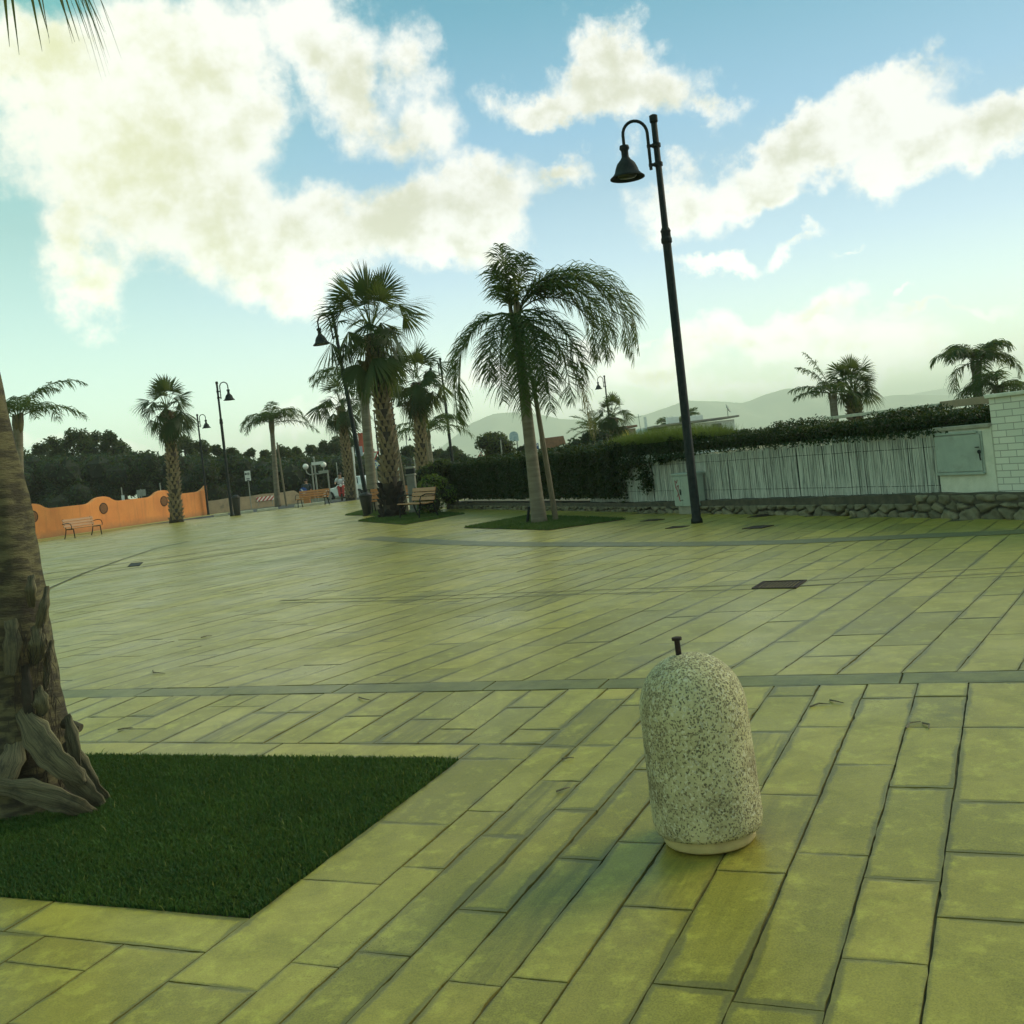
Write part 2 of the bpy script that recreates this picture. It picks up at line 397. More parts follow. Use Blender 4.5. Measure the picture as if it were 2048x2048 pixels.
# -- plaza
WA, WB = flat(905, 1017), flat(1868, 1035)           # foot of the right-hand wall
WD = (WB-WA).normalized(); WN = Vector((WD.y, -WD.x, 0))
if WN.x > 0: WN = -WN
OA, OB = flat(70, 1079.5), flat(416, 1029.7)         # foot of the orange wall
OD = (OB-OA).normalized(); ON = Vector((OD.y, -OD.x, 0))
RA, RB = flat(430, 1034), flat(690, 1003)            # front kerb of the road
RD = (RB-RA).normalized(); RN = Vector((-RD.y, RD.x, 0))
def keep(x, y):
    p = Vector((x, y, 0))
    if (p-WA).dot(WN) < -.25 and (p-WA).dot(WD) > -6: return False
    if y > 75: return False
    if (p-OA).dot(ON) < -.1: return False
    if (p-RA).dot(RN) > .0: return False
    return abs(x) < 34
ORG = PB+E1*tt1
det = abs(E2.x*E3.y-E2.y*E3.x)
s = -70
while s < 26:
    w = random.uniform(.29, .37)
    row_fill(s, s+w, 0.0, 82, E3, ORG, .6, 1.7, keep, .0055); s += w
def build_ramp():                     # near slabs with slightly chipped, uneven edges
    V = []; Fc = []; tone = []; uvs = []; szs = []
    for (c, w, l, tn, hu, stn) in SLABS:
        if (c[0]-PB).dot(N2) > .02 and (c[2]-PB).dot(N2) > .02: continue
        tv = (random.uniform(0, .3), -3, 0, 1) if tn < 0 else (tn, hu, stn, 1)
        dz = random.uniform(-.0012, .0012); tx, ty = random.uniform(-.0012, .0012), random.uniform(-.0012, .0012); ring = []
        for k in range(4):
            a, b = c[k], c[(k+1) % 4]; L = (b-a).length; m = max(2, int(L/.045)) if (a.y+b.y) < 17 and abs(a.x) < 6 else 1
            ua, ub = [(0, 0), (w, 0), (w, l), (0, l)][k], [(0, 0), (w, 0), (w, l), (0, l)][(k+1) % 4]
            nn = Vector((-(b-a).y, (b-a).x, 0)).normalized()
            drift = 0
            for q in range(m):
                f = q/m; p = a.lerp(b, f)
                if 0 < q: drift = drift*.6+random.gauss(0, .0013); p = p+nn*(drift+(.006 if random.random() < .02 else 0))
                ring.append((p, (ua[0]+(ub[0]-ua[0])*f, ua[1]+(ub[1]-ua[1])*f)))
        n0 = len(V); r = len(ring)
        for p, u in ring: V.append((p.x, p.y, gz(p.x, p.y)+dz+tx*(u[0]/w*2-1)+ty*(u[1]/l*2-1)))
        for p, u in ring: V.append((p.x, p.y, gz(p.x, p.y)-.03))
        Fc.append(tuple(n0+i for i in range(r))); uvs += [u for p, u in ring]; szs += [(w, l)]*r; tone += [tv]*r
        for i in range(r):
            j = (i+1) % r; Fc.append((n0+i, n0+i+r, n0+j+r, n0+j)); uvs += [(0, 0)]*4; szs += [(w, l)]*4; tone += [tv]*4
    me = bpy.data.meshes.new('ramp_paving'); me.from_pydata(V, [], Fc); me.update()
    ca = me.color_attributes.new('tone', 'FLOAT_COLOR', 'CORNER'); ca.data.foreach_set('color', np.array(tone, np.float32).ravel())
    u = me.uv_layers.new(name='edge'); u.data.foreach_set('uv', np.array(uvs, np.float32).ravel())
    u = me.uv_layers.new(name='size'); u.data.foreach_set('uv', np.array(szs, np.float32).ravel())
    return structure(link('ramp_paving', me, MT['paving']))
def build_paving():
    SLABS[:] = [s for s in SLABS if (s[0][0]-PB).dot(N2) > .02 and (s[0][2]-PB).dot(N2) > .02]
    n = len(SLABS); V = np.zeros((n*8, 3)); Q = []; tone = np.zeros((n*5*4, 4), np.float32); uvs = np.zeros((n*5*4, 2), np.float32)
    for i, (c, w, l, tn, hu, stn) in enumerate(SLABS):
        dz = random.uniform(-.0012, .0012); tx, ty = random.uniform(-.0012, .0012), random.uniform(-.0012, .0012)
        for k, p in enumerate(c):
            z = gz(p.x, p.y)+dz+(tx if k in (1, 2) else -tx)+(ty if k > 1 else -ty)
            V[i*8+k] = (p.x, p.y, z); V[i*8+4+k] = (p.x, p.y, z-.03)
        o = i*8
        Q += [(o, o+1, o+2, o+3), (o, o+4, o+5, o+1), (o+1, o+5, o+6, o+2), (o+2, o+6, o+7, o+3), (o+3, o+7, o+4, o)]
        j = i*20
        if tn < 0: tone[j:j+20] = (random.uniform(0, .3), -3, 0, 1)
        else: tone[j:j+20] = (tn, hu, stn, 1)
        # uv: distance (m) to nearest edges is reconstructed through a folded coordinate
        uvs[j:j+4] = [(0, 0), (w, 0), (w, l), (0, l)]
        uvs[j+4:j+20] = (0, 0)
    me = np_mesh('plaza_paving', V, Q)
    ca = me.color_attributes.new('tone', 'FLOAT_COLOR', 'CORNER'); ca.data.foreach_set('color', tone.ravel())
    u = me.uv_layers.new(name='edge'); u.data.foreach_set('uv', uvs.ravel())
    sz = me.uv_layers.new(name='size'); full = np.zeros((n*20, 2), np.float32)
    for i, S in enumerate(SLABS): full[i*20:i*20+20] = (S[1], S[2])
    sz.data.foreach_set('uv', full.ravel())
    return structure(link('plaza_paving', me, MT['paving']))
# refine paving shader: fold uv with slab size, dark strip slabs
def finish_paving():
    m = MT['paving']; t = NT(m.node_tree)
    uvn = [n for n in t.n if n.bl_idname == 'ShaderNodeUVMap'][0]
    sx = [l.to_node for l in m.node_tree.links if l.from_node == uvn][0]
    szn = t.new('ShaderNodeUVMap'); szn.uv_map = 'size'
    rest = t.vmath('SUBTRACT', szn.outputs[0], uvn.outputs[0])
    fold = t.vmath('MINIMUM', uvn.outputs[0], rest)
    for l in list(m.node_tree.links):
        if l.to_node == sx: m.node_tree.links.remove(l)
    t.l.new(fold, sx.inputs[0])
    b = [n for n in t.n if n.bl_idname == 'ShaderNodeBsdfPrincipled'][0]
    src = b.inputs['Base Color'].links[0].from_socket
    at_ = [n for n in t.n if n.bl_idname == 'ShaderNodeAttribute'][0]
    sep = t.new('ShaderNodeSeparateColor'); t.l.new(at_.outputs['Color'], sep.inputs[0])
    isd = t.math('LESS_THAN', sep.outputs[1], -.5)
    tc = t.new('ShaderNodeTexCoord').outputs['Object']
    dk = t.mix(t.ramp(t.noise(tc, 5, 6, .65), .4, .62), (.135, .135, .040, 1), (.075, .076, .026, 1))
    t.put(b, 'Base Color', t.mix(isd, src, t.mix(.70, src, dk)))
finish_paving()
build_ramp(); build_paving()
def strip(pts, w0, w1, name, mat, z=.004, n=40):      # band on the plaza through photo pixels
    P = [flat(*p) for p in pts]; V = []; Q = []
    L = [0]
    for a, b in zip(P[:-1], P[1:]): L.append(L[-1]+(b-a).length)
    for i, p in enumerate(P):
        d = (P[min(i+1, len(P)-1)]-P[max(i-1, 0)]).normalized(); nn = Vector((-d.y, d.x, 0))
        w = w0+(w1-w0)*L[i]/L[-1]
        for k in (-.5, .5): q = p+nn*w*k; V.append((q.x, q.y, z))
    for i in range(len(P)-1): Q.append((2*i, 2*i+2, 2*i+3, 2*i+1))
    return structure(np_mesh_obj(name, V, Q, mat))
MT['band'] = surf('dark_stone_band', (.125, .12, .035, 1), (.085, .084, .026, 1), 3, .45, 0, .3, 40, c3=(.20, .18, .04, 1), s3=1.1)
MT['joint'] = surf('joint_line', (.055, .058, .035, 1), (.08, .08, .045, 1), 5, .8)
MT['paler'] = surf('pale_drain_cover', (.32, .28, .08, 1), (.24, .21, .06, 1), 4, .5)
far_band = [(737, 1076), (820, 1081), (909, 1086), (990, 1088), (1073, 1089), (1240, 1089), (1420, 1088), (1560, 1085), (1693, 1079), (1850, 1072), (1995, 1066), (2120, 1059)]
strip(far_band, .55, .42, 'paving_band', MT['band'])
mid = [(560, 1204), (700, 1201), (938, 1194), (1244, 1183), (1506, 1175), (1660, 1164), (1816, 1153), (2002, 1142), (2100, 1137)]
for dy in (-5, 4): strip([(x, y+dy*(.4+x/2500)) for x, y in mid], .022, .018, 'paving_joint', MT['joint'], .004)
ch = [(-60, 1177), (88, 1156), (300, 1127), (480, 1101), (671, 1075)]
strip(ch, .42, .42, 'drain_channel', MT['paler'], .004)
for k, dy in ((0, -7), (1, 1)): strip([(x, y+dy+k*(6-x/150)) for x, y in ch], .10, .07, 'drain_joint', MT['joint'], .008)
strip([(40, 1201), (95, 1179), (165, 1148), (240, 1121), (310, 1098), (377, 1083)], .05, .05, 'paving_joint', MT['joint'], .012)
# grates and covers let into the paving
def quad_cover(name, px, mat, label, cat, group=None, slots=0, z=.006):
    P = [gp(*p) for p in px]; c = sum(P, Vector())/4
    root = empty(name, (c.x, c.y, gz(c.x, c.y)), 0, label, cat, group)
    L = [p-c for p in P]
    fr = MB(); 
    for i in range(4):
        a, b = L[i], L[(i+1) % 4]; ia, ib = a*.9, b*.9
        fr.add([(a.x, a.y, z+.004), (b.x, b.y, z+.004), (ib.x, ib.y, z+.004), (ia.x, ia.y, z+.004), (a.x, a.y, -.01), (b.x, b.y, -.01), (ib.x, ib.y, -.01), (ia.x, ia.y, -.01)],
               [(0, 1, 2, 3), (0, 4, 5, 1), (3, 2, 6, 7)])
    fr.build('frame', MT['iron_rust'], root)
    g = MB()
    if slots:
        for k in range(slots):
            f0, f1 = (k+.1)/slots, (k+.62)/slots
            a0 = L[0].lerp(L[1], f0)*.9; a1 = L[0].lerp(L[1], f1)*.9; b0 = L[3].lerp(L[2], f0)*.9; b1 = L[3].lerp(L[2], f1)*.9
            g.add([(a0.x, a0.y, z), (a1.x, a1.y, z), (b1.x, b1.y, z), (b0.x, b0.y, z), (a0.x, a0.y, -.01), (a1.x, a1.y, -.01), (b1.x, b1.y, -.01), (b0.x, b0.y, -.01)],
                  [(0, 1, 2, 3), (0, 4, 5, 1), (1, 5, 6, 2), (2, 6, 7, 3), (3, 7, 4, 0)])
        g.build('grate', mat, root)
        V = [(p.x*.9, p.y*.9, -.008) for p in L]; MB().add(V, [(0, 1, 2, 3)]).build('drain_pit', MT['rubber'], root)
    else:
        V = [(p.x*.9, p.y*.9, z) for p in L]; g.add(V, [(0, 1, 2, 3)])
        g.build('plate', mat, root)
    return root
quad_cover('drain_grate', [(1503, 1178), (1592, 1177), (1614, 1161), (1526, 1164)], MT['iron_rust'], 'rusty slotted square drain grate strewn with dry leaves, behind the bollard', 'drain grate', None, 11)
g = 'iron covers set in the paving by the tall lamp'
quad_cover('manhole_cover', [(1330, 1058), (1366, 1055), (1380, 1052), (1345, 1053.5)], MT['iron_rust'], 'dark iron cover just left of the foot of the tall lamp', 'manhole cover', g)
quad_cover('manhole_cover', [(1280, 1043.5), (1312, 1041.5), (1330, 1038.5), (1298, 1039.5)], MT['iron_rust'], 'dark iron cover between the feather palm lawn and the tall lamp', 'manhole cover', g)
quad_cover('manhole_cover', [(1484, 1058.5), (1524, 1057), (1548, 1051), (1508, 1052.5)], MT['iron_rust'], 'dark iron cover right of the tall lamp, nearer of the two', 'manhole cover', g)
quad_cover('manhole_cover', [(1494, 1035.5), (1532, 1033), (1562, 1028.5), (1522, 1029.5)], MT['iron_rust'], 'dark iron cover close to the foot of the stone wall', 'manhole cover', g)
quad_cover('drain_cover', [(255, 1134), (279, 1132), (286, 1125), (262, 1127)], MT['iron'], 'small dark cover on the drain channel at the left', 'drain cover')
# lawns
def blades(inside, n, h, box, wd=.004):
    xs = RNG.uniform(box[0], box[1], n*2); ys = RNG.uniform(box[2], box[3], n*2)
    m = inside(xs, ys); xs, ys = xs[m][:n], ys[m][:n]; k = len(xs)
    z = np.array([gz(a, b) for a, b in zip(xs, ys)])
    hh = h*RNG.uniform(.45, 1.25, k); an = RNG.uniform(0, 2*PI, k); ln = RNG.uniform(.1, .9, k)*hh; la = RNG.uniform(0, 2*PI, k)
    w = wd*RNG.uniform(.6, 1.4, k)
    V = np.zeros((k, 5, 3)); dx, dy = np.cos(an)*w, np.sin(an)*w; lx, ly = np.cos(la)*ln, np.sin(la)*ln
    V[:, 0] = np.c_[xs-dx, ys-dy, z]; V[:, 1] = np.c_[xs+dx, ys+dy, z]
    V[:, 2] = np.c_[xs+dx*.7+lx*.35, ys+dy*.7+ly*.35, z+hh*.6]; V[:, 3] = np.c_[xs-dx*.7+lx*.35, ys-dy*.7+ly*.35, z+hh*.6]
    V[:, 4] = np.c_[xs+lx, ys+ly, z+hh]
    b = np.arange(k)[:, None]*5
    Q = np.concatenate([b+[0, 1, 2, 3]]); T = b+[3, 2, 4, 4]
    T = np.concatenate([b+[3, 2, 4]], 0)
    tri = np.concatenate([b+[0, 1, 2], b+[0, 2, 3], T])
    return V.reshape(-1, 3), tri
def lawn(corners, n, h, name='grass', wd=.004, soil_z=.010):
    P = corners
    V = [(p.x, p.y, gz(p.x, p.y)+soil_z) for p in P]+[(p.x, p.y, gz(p.x, p.y)-.03) for p in P]
    structure(np_mesh_obj('lawn_soil', V, [(0, 1, 2, 3), (0, 4, 5, 1), (1, 5, 6, 2), (2, 6, 7, 3), (3, 7, 4, 0)], MT['soil']))
    a = np.array([[p.x, p.y] for p in P])
    sgn = np.sign((a[1, 0]-a[0, 0])*(a[2, 1]-a[1, 1])-(a[1, 1]-a[0, 1])*(a[2, 0]-a[1, 0]))
    def inside(x, y):
        m = np.ones(len(x), bool)
        for i in range(4):
            p, q = a[i], a[(i+1) % 4]
            m &= sgn*((q[0]-p[0])*(y-p[1])-(q[1]-p[1])*(x-p[0])) > 0
        return m
    V, T = blades(inside, n, h, (a[:, 0].min(), a[:, 0].max(), a[:, 1].min(), a[:, 1].max()), wd)
    V[:, 2] += soil_z
    o = np_mesh_obj(name, V, T, MT['grass']); tag(o, kind='stuff'); return o
xy = lambda s, t: PB+E2*s+E1*t
SL0 = st(-40, 1640)[0]-1.6
lw = lawn([xy(SL0, t_lawn1), xy(s_edge, t_lawn1), xy(s_edge, t_lawn0), xy(SL0, t_lawn0)], 190000, .025, soil_z=-.006)
tag(lw, 'wide dark green lawn bed at the left by the bollard', 'lawn', None, 'stuff')
MT['dry_blade'] = leaf_mat('dry_grass_blade', (.16, .14, .045, 1), (.10, .15, .03, 1), .3)
Vd, Td = blades(lambda x, y: np.array([(SL0 < solve2((a, b), PB, E2, E1)[0] < s_edge+.015) and (t_lawn1-.015 < solve2((a, b), PB, E2, E1)[1] < t_lawn0+.02) for a, b in zip(x, y)]), 1500, .036, (-6, 2, 3.0, 8.5), .003)
tag(np_mesh_obj('grass', Vd, Td, MT['dry_blade']), 'scattered dry blades in the left lawn bed', 'lawn', None, 'stuff')
lawn_px = {
 'big': [(716, 1043), (810, 1050), (930, 1028), (800, 1022)],
 'queen': [(928, 1056), (1098, 1061), (1252, 1039), (1060, 1032)],
 'back': [(690, 1031), (760, 1032), (800, 1016), (742, 1017)],
}
lab = {'big': 'small lawn square round the foot of the tallest fan palm', 'queen': 'small lawn square round the foot of the big feather palm', 'back': 'lawn square behind the dark bin at the mid lamp'}
for k, px in lawn_px.items():
    o = lawn([flat(*p) for p in px], 26000, .045, wd=.006); tag(o, lab[k], 'lawn', None, 'stuff')
# twigs on the paving
TW = [((718, 1396), (742, 1402)), ((1112, 1585), (1140, 1577)), ((1620, 1415), (1660, 1410)), ((1660, 1402), (1688, 1408)), ((1812, 1458), (1842, 1445)), ((1845, 1448), (1858, 1460)),
      ((402, 1276), (424, 1272)), ((236, 1461), (266, 1457)), ((1124, 1520), (1148, 1517)), ((306, 1342), (330, 1348))]
for i, (a, b) in enumerate(TW):
    p, q = gp(*a), gp(*b); m = (p+q)/2; mb = MB()
    d = Vector((q-p)); sd = Vector((-d.y, d.x, 0))*random.uniform(-.2, .2)
    mb.tube([p-m+Vector((0, 0, .006)), sd+Vector((0, 0, .012)), q-m+Vector((0, 0, .006))], [.005, .0045, .002], 5)
    o = mb.build('dry_twig', MT['stake'], None, (m.x, m.y, m.z))
    tag(o, ['thin dry twig lying on the dark strip before the plaza', 'dark dry twig on slabs between lawn and bollard', 'bent dry twig right behind the bollard', 'short dry twig close right of the bollard top',
            'thin forked twig on the right hand slabs', 'tiny twig at the right beside the forked one', 'thin dark twig on the plaza left of centre', 'short twig on slabs beyond the lawn edge',
            'small twig near the lawn corner slabs', 'pale thin twig on the plaza behind the lawn'][i], 'twig', 'dry twigs scattered on the paving')
# ------------------------------------------------------------------ bollard
def bollard_mat():
    m, t, b, out = new_mat('speckled_concrete')
    tc = t.new('ShaderNodeTexCoord').outputs['Object']
    base = t.mix(t.ramp(t.noise(tc, 5, 5, .6), .38, .62), (.56, .51, .27, 1), (.44, .40, .20, 1))
    vo = t.new('ShaderNodeTexVoronoi'); t.put(vo, 'Vector', t.vmath('ADD', t.vmath('MULTIPLY', tc, (1, 1, .8)), t.vmath('MULTIPLY', t.noise(tc, 60, 3, out=1), (.02, .02, .02)))); vo.inputs['Scale'].default_value = 135
    cs = t.new('ShaderNodeSeparateColor'); t.l.new(vo.outputs['Color'], cs.inputs[0])
    amt = t.ramp(t.noise(tc, 4.2, 6, .7), .34, .64, .16, 1.0)
    sz = t.new('ShaderNodeSeparateXYZ'); t.l.new(tc, sz.inputs[0])
    top = t.ramp(sz.outputs[2], .52, .74, 0, .42)
    low = t.ramp(sz.outputs[2], .04, .18, .2, 0)
    amt = t.math('SUBTRACT', t.math('ADD', amt, top), low)
    dark = t.math('LESS_THAN', cs.outputs[0], amt)
    edge = t.ramp(vo.outputs['Distance'], .38, .62, 1, 0)
    dk = t.math('MULTIPLY', t.math('MULTIPLY', dark, edge), .93)
    spot = t.mix(cs.outputs[1], (.09, .082, .05, 1), (.24, .20, .10, 1))
    col = t.mix(dk, base, spot)
    grime = t.ramp(t.noise(t.vmath('ADD', tc, (3, 1, 4)), 3.4, 6, .65), .48, .72)
    col = t.mix(t.math('MULTIPLY', grime, .75), col, (.135, .10, .045, 1))
    light = t.math('GREATER_THAN', cs.outputs[2], .86)
    col = t.mix(t.math('MULTIPLY', light, .5), col, (.66, .64, .45, 1))
    t.put(b, 'Base Color', col); t.put(b, 'Roughness', .9)
    bn = t.new('ShaderNodeBump'); bn.inputs['Strength'].default_value = .8; bn.inputs['Distance'].default_value = .006
    t.put(bn, 'Height', t.math('SUBTRACT', t.noise(tc, 130, 4, .7), t.math('MULTIPLY', dk, .6))); t.l.new(bn.outputs[0], b.inputs['Normal'])
    return m
MT['speckle'] = bollard_mat()
MT['base_ring'] = surf('yellowed_concrete', (.52, .43, .18, 1), (.38, .31, .14, 1), 9, .9, 0, .5, 60)
pb = gp(1420, 1676)
KB = pb.y/F                           # metres per pixel at the bollard
root = empty('bollard', pb, 0, 'round-topped speckled concrete bollard with a metal pin on top, standing on the near paving', 'bollard')
root.rotation_euler = (-.012, math.radians(-1.1), 0)
R = 108.5*KB; Hb = 372*KB
prof = [(R*.80, .0), (R*.835, .008), (R*.835, .040), (R*.80, .048)]
MB().lathe(prof, n=48).build('base_ring', MT['base_ring'], root, smooth=True)
pr = [(R*.82, .046), (R*.96, .052), (R*.985, .066), (R*1.005, .085), (R*1.01, .10)]
hs = Hb-R*1.02
for k in range(1, 9): pr.append((R*(1.01-.03*k/8), .10+(hs-.10)*k/8))
Rt = pr[-1][0]
for k in range(1, 15):
    a = k/15*PI/2; pr.append((Rt*math.cos(a)**.92, hs+(Hb-hs)*math.sin(a)))
pr.append((.008, Hb))
mb = MB().lathe(pr, n=64)
ob = mb.build('body', MT['speckle'], root, smooth=True)
for v in ob.data.vertices:
    n = math.sin(v.co.x*31+v.co.z*17)*math.sin(v.co.y*27-v.co.z*21)
    v.co.x *= 1+n*.006; v.co.y *= 1+n*.006
pn = MB().lathe([(.012, Hb-.02), (.011, Hb+.052), (.0105, Hb+.053), (.020, Hb+.055), (.020, Hb+.066), (.013, Hb+.068)], c=(-.028, 0, 0), n=14)
pn.build('pin', MT['iron_rust'], root, smooth=False)
# ------------------------------------------------------------------ street lamps
def make_lamp(p, h, face, label, group='hooked bell lamps round the plaza', lean=0.0):
    r = empty('street_lamp', p, 0, label, 'street lamp', group)
    r.rotation_euler = (0, lean, 0 if face > 0 else PI)
    k = h/6.9
    pole = MB().lathe([(.10*k, 0), (.098*k, .06*k), (.078*k, .10*k), (.072*k, 4.85*k), (.056*k, 4.90*k), (.052*k, 6.82*k)], n=14)
    pole.build('pole', MT['iron'], r, smooth=True)
    MB().lathe([(.078*k, 4.72*k), (.092*k, 4.74*k), (.092*k, 4.80*k), (.08*k, 4.83*k), (.08*k, 4.90*k), (.088*k, 4.93*k), (.06*k, 4.99*k)], n=14).build('collar', MT['iron'], r)
    MB().lathe([(.056*k, 6.76*k), (.07*k, 6.78*k), (.07*k, 6.88*k), (.03*k, 6.90*k)], n=14).build('pole_cap', MT['iron'], r)
    arm = MB(); pts = [(.13*k, 0, 5.98*k), (.13*k, 0, 6.45*k)]
    ra = .205*k
    for i in range(0, 13):
        a = PI-i/12*PI; pts.append((.13*k+ra+ra*math.cos(a), 0, 6.60*k+ra*1.1*math.sin(a)))
    pts.append((.13*k+2*ra, 0, 6.42*k))
    arm.tube(pts, .027*k, 10)
    for z in (6.06, 6.38): arm.lathe([(.075*k, (z-.03)*k), (.075*k, (z+.03)*k)], n=12); arm.box((.10*k, 0, z*k), (.12*k, .05*k, .045*k))
    arm.build('arm', MT['iron'], r, smooth=False)
    c = (.13*k+2*ra, 0, 0)
    sh = [(.045, 6.44), (.075, 6.43), (.085, 6.38), (.06, 6.34), (.062, 6.24), (.085, 6.20), (.15, 6.13), (.185, 6.05), (.205, 5.98), (.245, 5.93), (.29, 5.895), (.292, 5.88), (.275, 5.885), (.18, 5.98), (.12, 6.08), (.05, 6.12)]
    s_ = MB().lathe([(a*k, z*k) for a, z in sh], c, 24).build('lamp_shade', MT['iron'], r, smooth=True)
    MB().lathe([(.03*k, 6.06*k), (.15*k, 5.97*k), (.19*k, 5.92*k), (.12*k, 5.885*k), (.02*k, 5.875*k)], c, 18).build('lamp_glass', MT['glass'], s_, smooth=True)
    return r
def lamp_px(base, top, face, label, D=None, lean=None):
    p = flat(*base) if D is None else Vector((uv(*base)[0]*D, D, 0))
    h = zat(top[0], top[1], p.y)
    xt = at(top[0], top[1], p.y).x
    ln = math.atan2(xt-p.x, h) if lean is None else lean
    o = make_lamp(p, h, face, label)
    q = Matrix.Rotation(ln, 4, 'Y') @ Matrix.Rotation(0 if face > 0 else PI, 4, 'Z')
    o.rotation_euler = q.to_euler(); return o
lamp_px((1394, 1046), (1306, 229), -1, 'tallest dark green street lamp, its hooked bell over the paving before the cane fence')
lamp_px((739, 1030), (664, 622), -1, 'dark street lamp beside the tallest fan palm and the dark bin')
lamp_px((464, 1032), (433, 763), 1, 'dark street lamp with a round bin at its foot, left side of the plaza')
lamp_px((417, 1030), (394, 828), 1, 'dark street lamp at the end of the orange wall')
lamp_px((912, 985), (884, 715), -1, 'dark street lamp behind the hedge, between fan palm and big feather palm', D=54, lean=-.01)
lamp_px((1230, 948), (1205, 751), -1, 'slim far street lamp above the small bushy palm behind the hedge', D=80, lean=0)
lamp_px((803, 985), (781, 784), 1, 'far street lamp right of the tallest fan palm trunk, bell half hidden', D=56, lean=0)
lamp_px((765, 980), (747, 826), 1, 'far street lamp partly hidden behind the tallest fan palm trunk', D=75, lean=0)
for (x, y, D, l) in ((812, 868, 115, 'tiny distant street lamp, leftmost of the three over the far trees'), (862, 888, 160, 'tiny distant street lamp, middle of the three over the far trees'), (880, 893, 190, 'tiny distant street lamp, rightmost of the three over the far trees')):
    lamp_px((x+10, y+100), (x, y), 1, l, D=D, lean=0)
# ------------------------------------------------------------------ benches
def make_bench(p, rz, L, label, wood='wood'):
    r = empty('park_bench', p, rz, label, 'bench', 'slatted benches round the plaza')
    st_ = MB()
    for k in range(4): st_.bbox((0, -.40+k*.115, .435-.012*math.sin(k/3*PI)), (L, .098, .034), .008)
    st_.build('seat', MT[wood], r)
    bk = MB(); R = Matrix.Rotation(math.radians(-14), 3, 'X')
    for k in range(3): bk.bbox((0, .045+.028*k, .54+k*.125), (L, .030, .108), .008, R=R)
    bk.build('backrest', MT[wood], r)
    for s in (-1, 1):
        x = s*(L/2-.10)
        MB().tube([(x, -.44, 0), (x, -.42, .22), (x, -.40, .41)], .022, 8).build('leg', MT['iron'], r)
        MB().tube([(x, .16, 0), (x, .07, .22), (x, .02, .42), (x, .09, .62), (x, .14, .86)], .022, 8).build('leg', MT['iron'], r)
        x2 = s*(L/2+.015)
        MB().tube([(x2, -.41, .40), (x2, -.43, .52), (x2, -.38, .63), (x2, -.22, .68), (x2, -.05, .665), (x2, .10, .64)], .017, 8).build('armrest', MT['iron'], r)
        MB().tube([(x, -.40, .40), (x, -.2, .39), (x, .02, .40)], .018, 8).build('seat_rail', MT['iron'], r)
    return r
b0, b1 = flat(131, 1079), flat(212, 1067)
d = (b1-b0).normalized(); c = (b0+b1)/2+Vector((-d.y, d.x, 0))*.3
make_bench(c, math.atan2(d.y, d.x), 1.75, 'wooden slatted bench with dark tubular arms in front of the orange wall')
b0, b1 = flat(607, 1016), flat(655, 1008)
d = Vector((.93, .36, 0)); c = (b0+b1)/2+Vector((-.1, .3, 0))
make_bench(c, math.radians(-12), 1.7, 'bright orange slatted bench near the double globe lamp', 'wood_orange')
c = flat(852, 1036)
make_bench(c+Vector((-.10, .45, 0)), math.radians(-60), 1.5, 'slatted bench seen from its end, right of the tallest fan palm')
c = flat(783, 1024)
make_bench(c+Vector((.1, .6, 0)), math.radians(-4), 1.7, 'bench mostly hidden behind the tallest fan palm trunk', 'wood_orange')
# ------------------------------------------------------------------ bins
def make_bin(p, h, r0, r1, label, flip=False):
    r = empty('litter_bin', p, 0, label, 'bin', 'dark litter bins')
    MB().lathe([(r0*.8, 0), (r0*.85, .03), (r0, .06), (r1*.98, h*.72), (r1, h*.76), (r1*1.06, h*.77), (r1*1.06, h*.80), (r1*.9, h*.81), (r1*.8, h*.6)], n=20).build('body', MT['black'], r, smooth=True)
    MB().lathe([(r1*.98, h*.80), (r1*.7, h*.87), (r1*.2, h*.90)], n=20).build('lid', MT['black'], r, smooth=True)
    hd = MB(); hd.tube([(-r1*.8, 0, h*.78), (-r1*.8, 0, h*.98), (0, 0, h), (r1*.8, 0, h*.98), (r1*.8, 0, h*.78)], .02, 6); hd.build('handle', MT['iron'], r)
    MB().lathe([(r0*1.2, 0), (r0*1.2, .03), (r0*.6, .045)], n=18).build('foot', MT['iron'], r)
    return r
p = flat(475, 1031); k = p.y/F
make_bin(p, 46*k, 6.2*k, 8.5*k, 'round dark bin at the foot of the left street lamp')
p = flat(735, 1031.5); k = p.y/F
make_bin(p, 52*k, 8*k, 13*k, 'dark tapered bin beside the mid street lamp by the tallest fan palm')
# ------------------------------------------------------------------ electric cabinet
p = gp(1396, 1030); p = p+Vector((-.02, .55, 0)); k = p.y/F
ang = math.atan2(WD.y, WD.x)+PI
r = empty('electric_cabinet', p, ang-PI if False else math.atan2(-WD.y, -WD.x), 'pale grey electric cabinet with red graffiti, against the cane fence behind the tall lamp', 'electric cabinet')
W_, H_, B_ = 60*k, 62*k, 16*k
MB().bbox((0, 0, B_/2), (W_*.86, .26, B_), .01).build('plinth', MT['concrete'], r)
MB().bbox((0, 0, B_+H_/2), (W_, .32, H_), .008).build('body', MT['cabinet'], r)
MB().bbox((0, -.01, B_+H_+.02), (W_*1.06, .38, .045), .01).build('hood', MT['cabinet'], r)
SGN = 1
for s in (-1, 1):
    dr = MB().bbox((s*W_*.25, SGN*.166, B_+H_*.5), (W_*.485, .016, H_*.95), .004).build('door', MT['cabinet'], r)
    MB().lathe([(.012, 0), (.012, .01)], n=10).build('hinge_pin', MT['iron'], dr, (s*W_*.05, SGN*.18, B_+H_*.2))
MB().bbox((.02, SGN*.185, B_+H_*.47), (.022, .02, .11), .004).build('handle', MT['iron'], r)
MT['graffiti'] = surf('red_spray', (.30, .05, .05, 1), (.22, .05, .06, 1), 20, .6)
gf = MB()
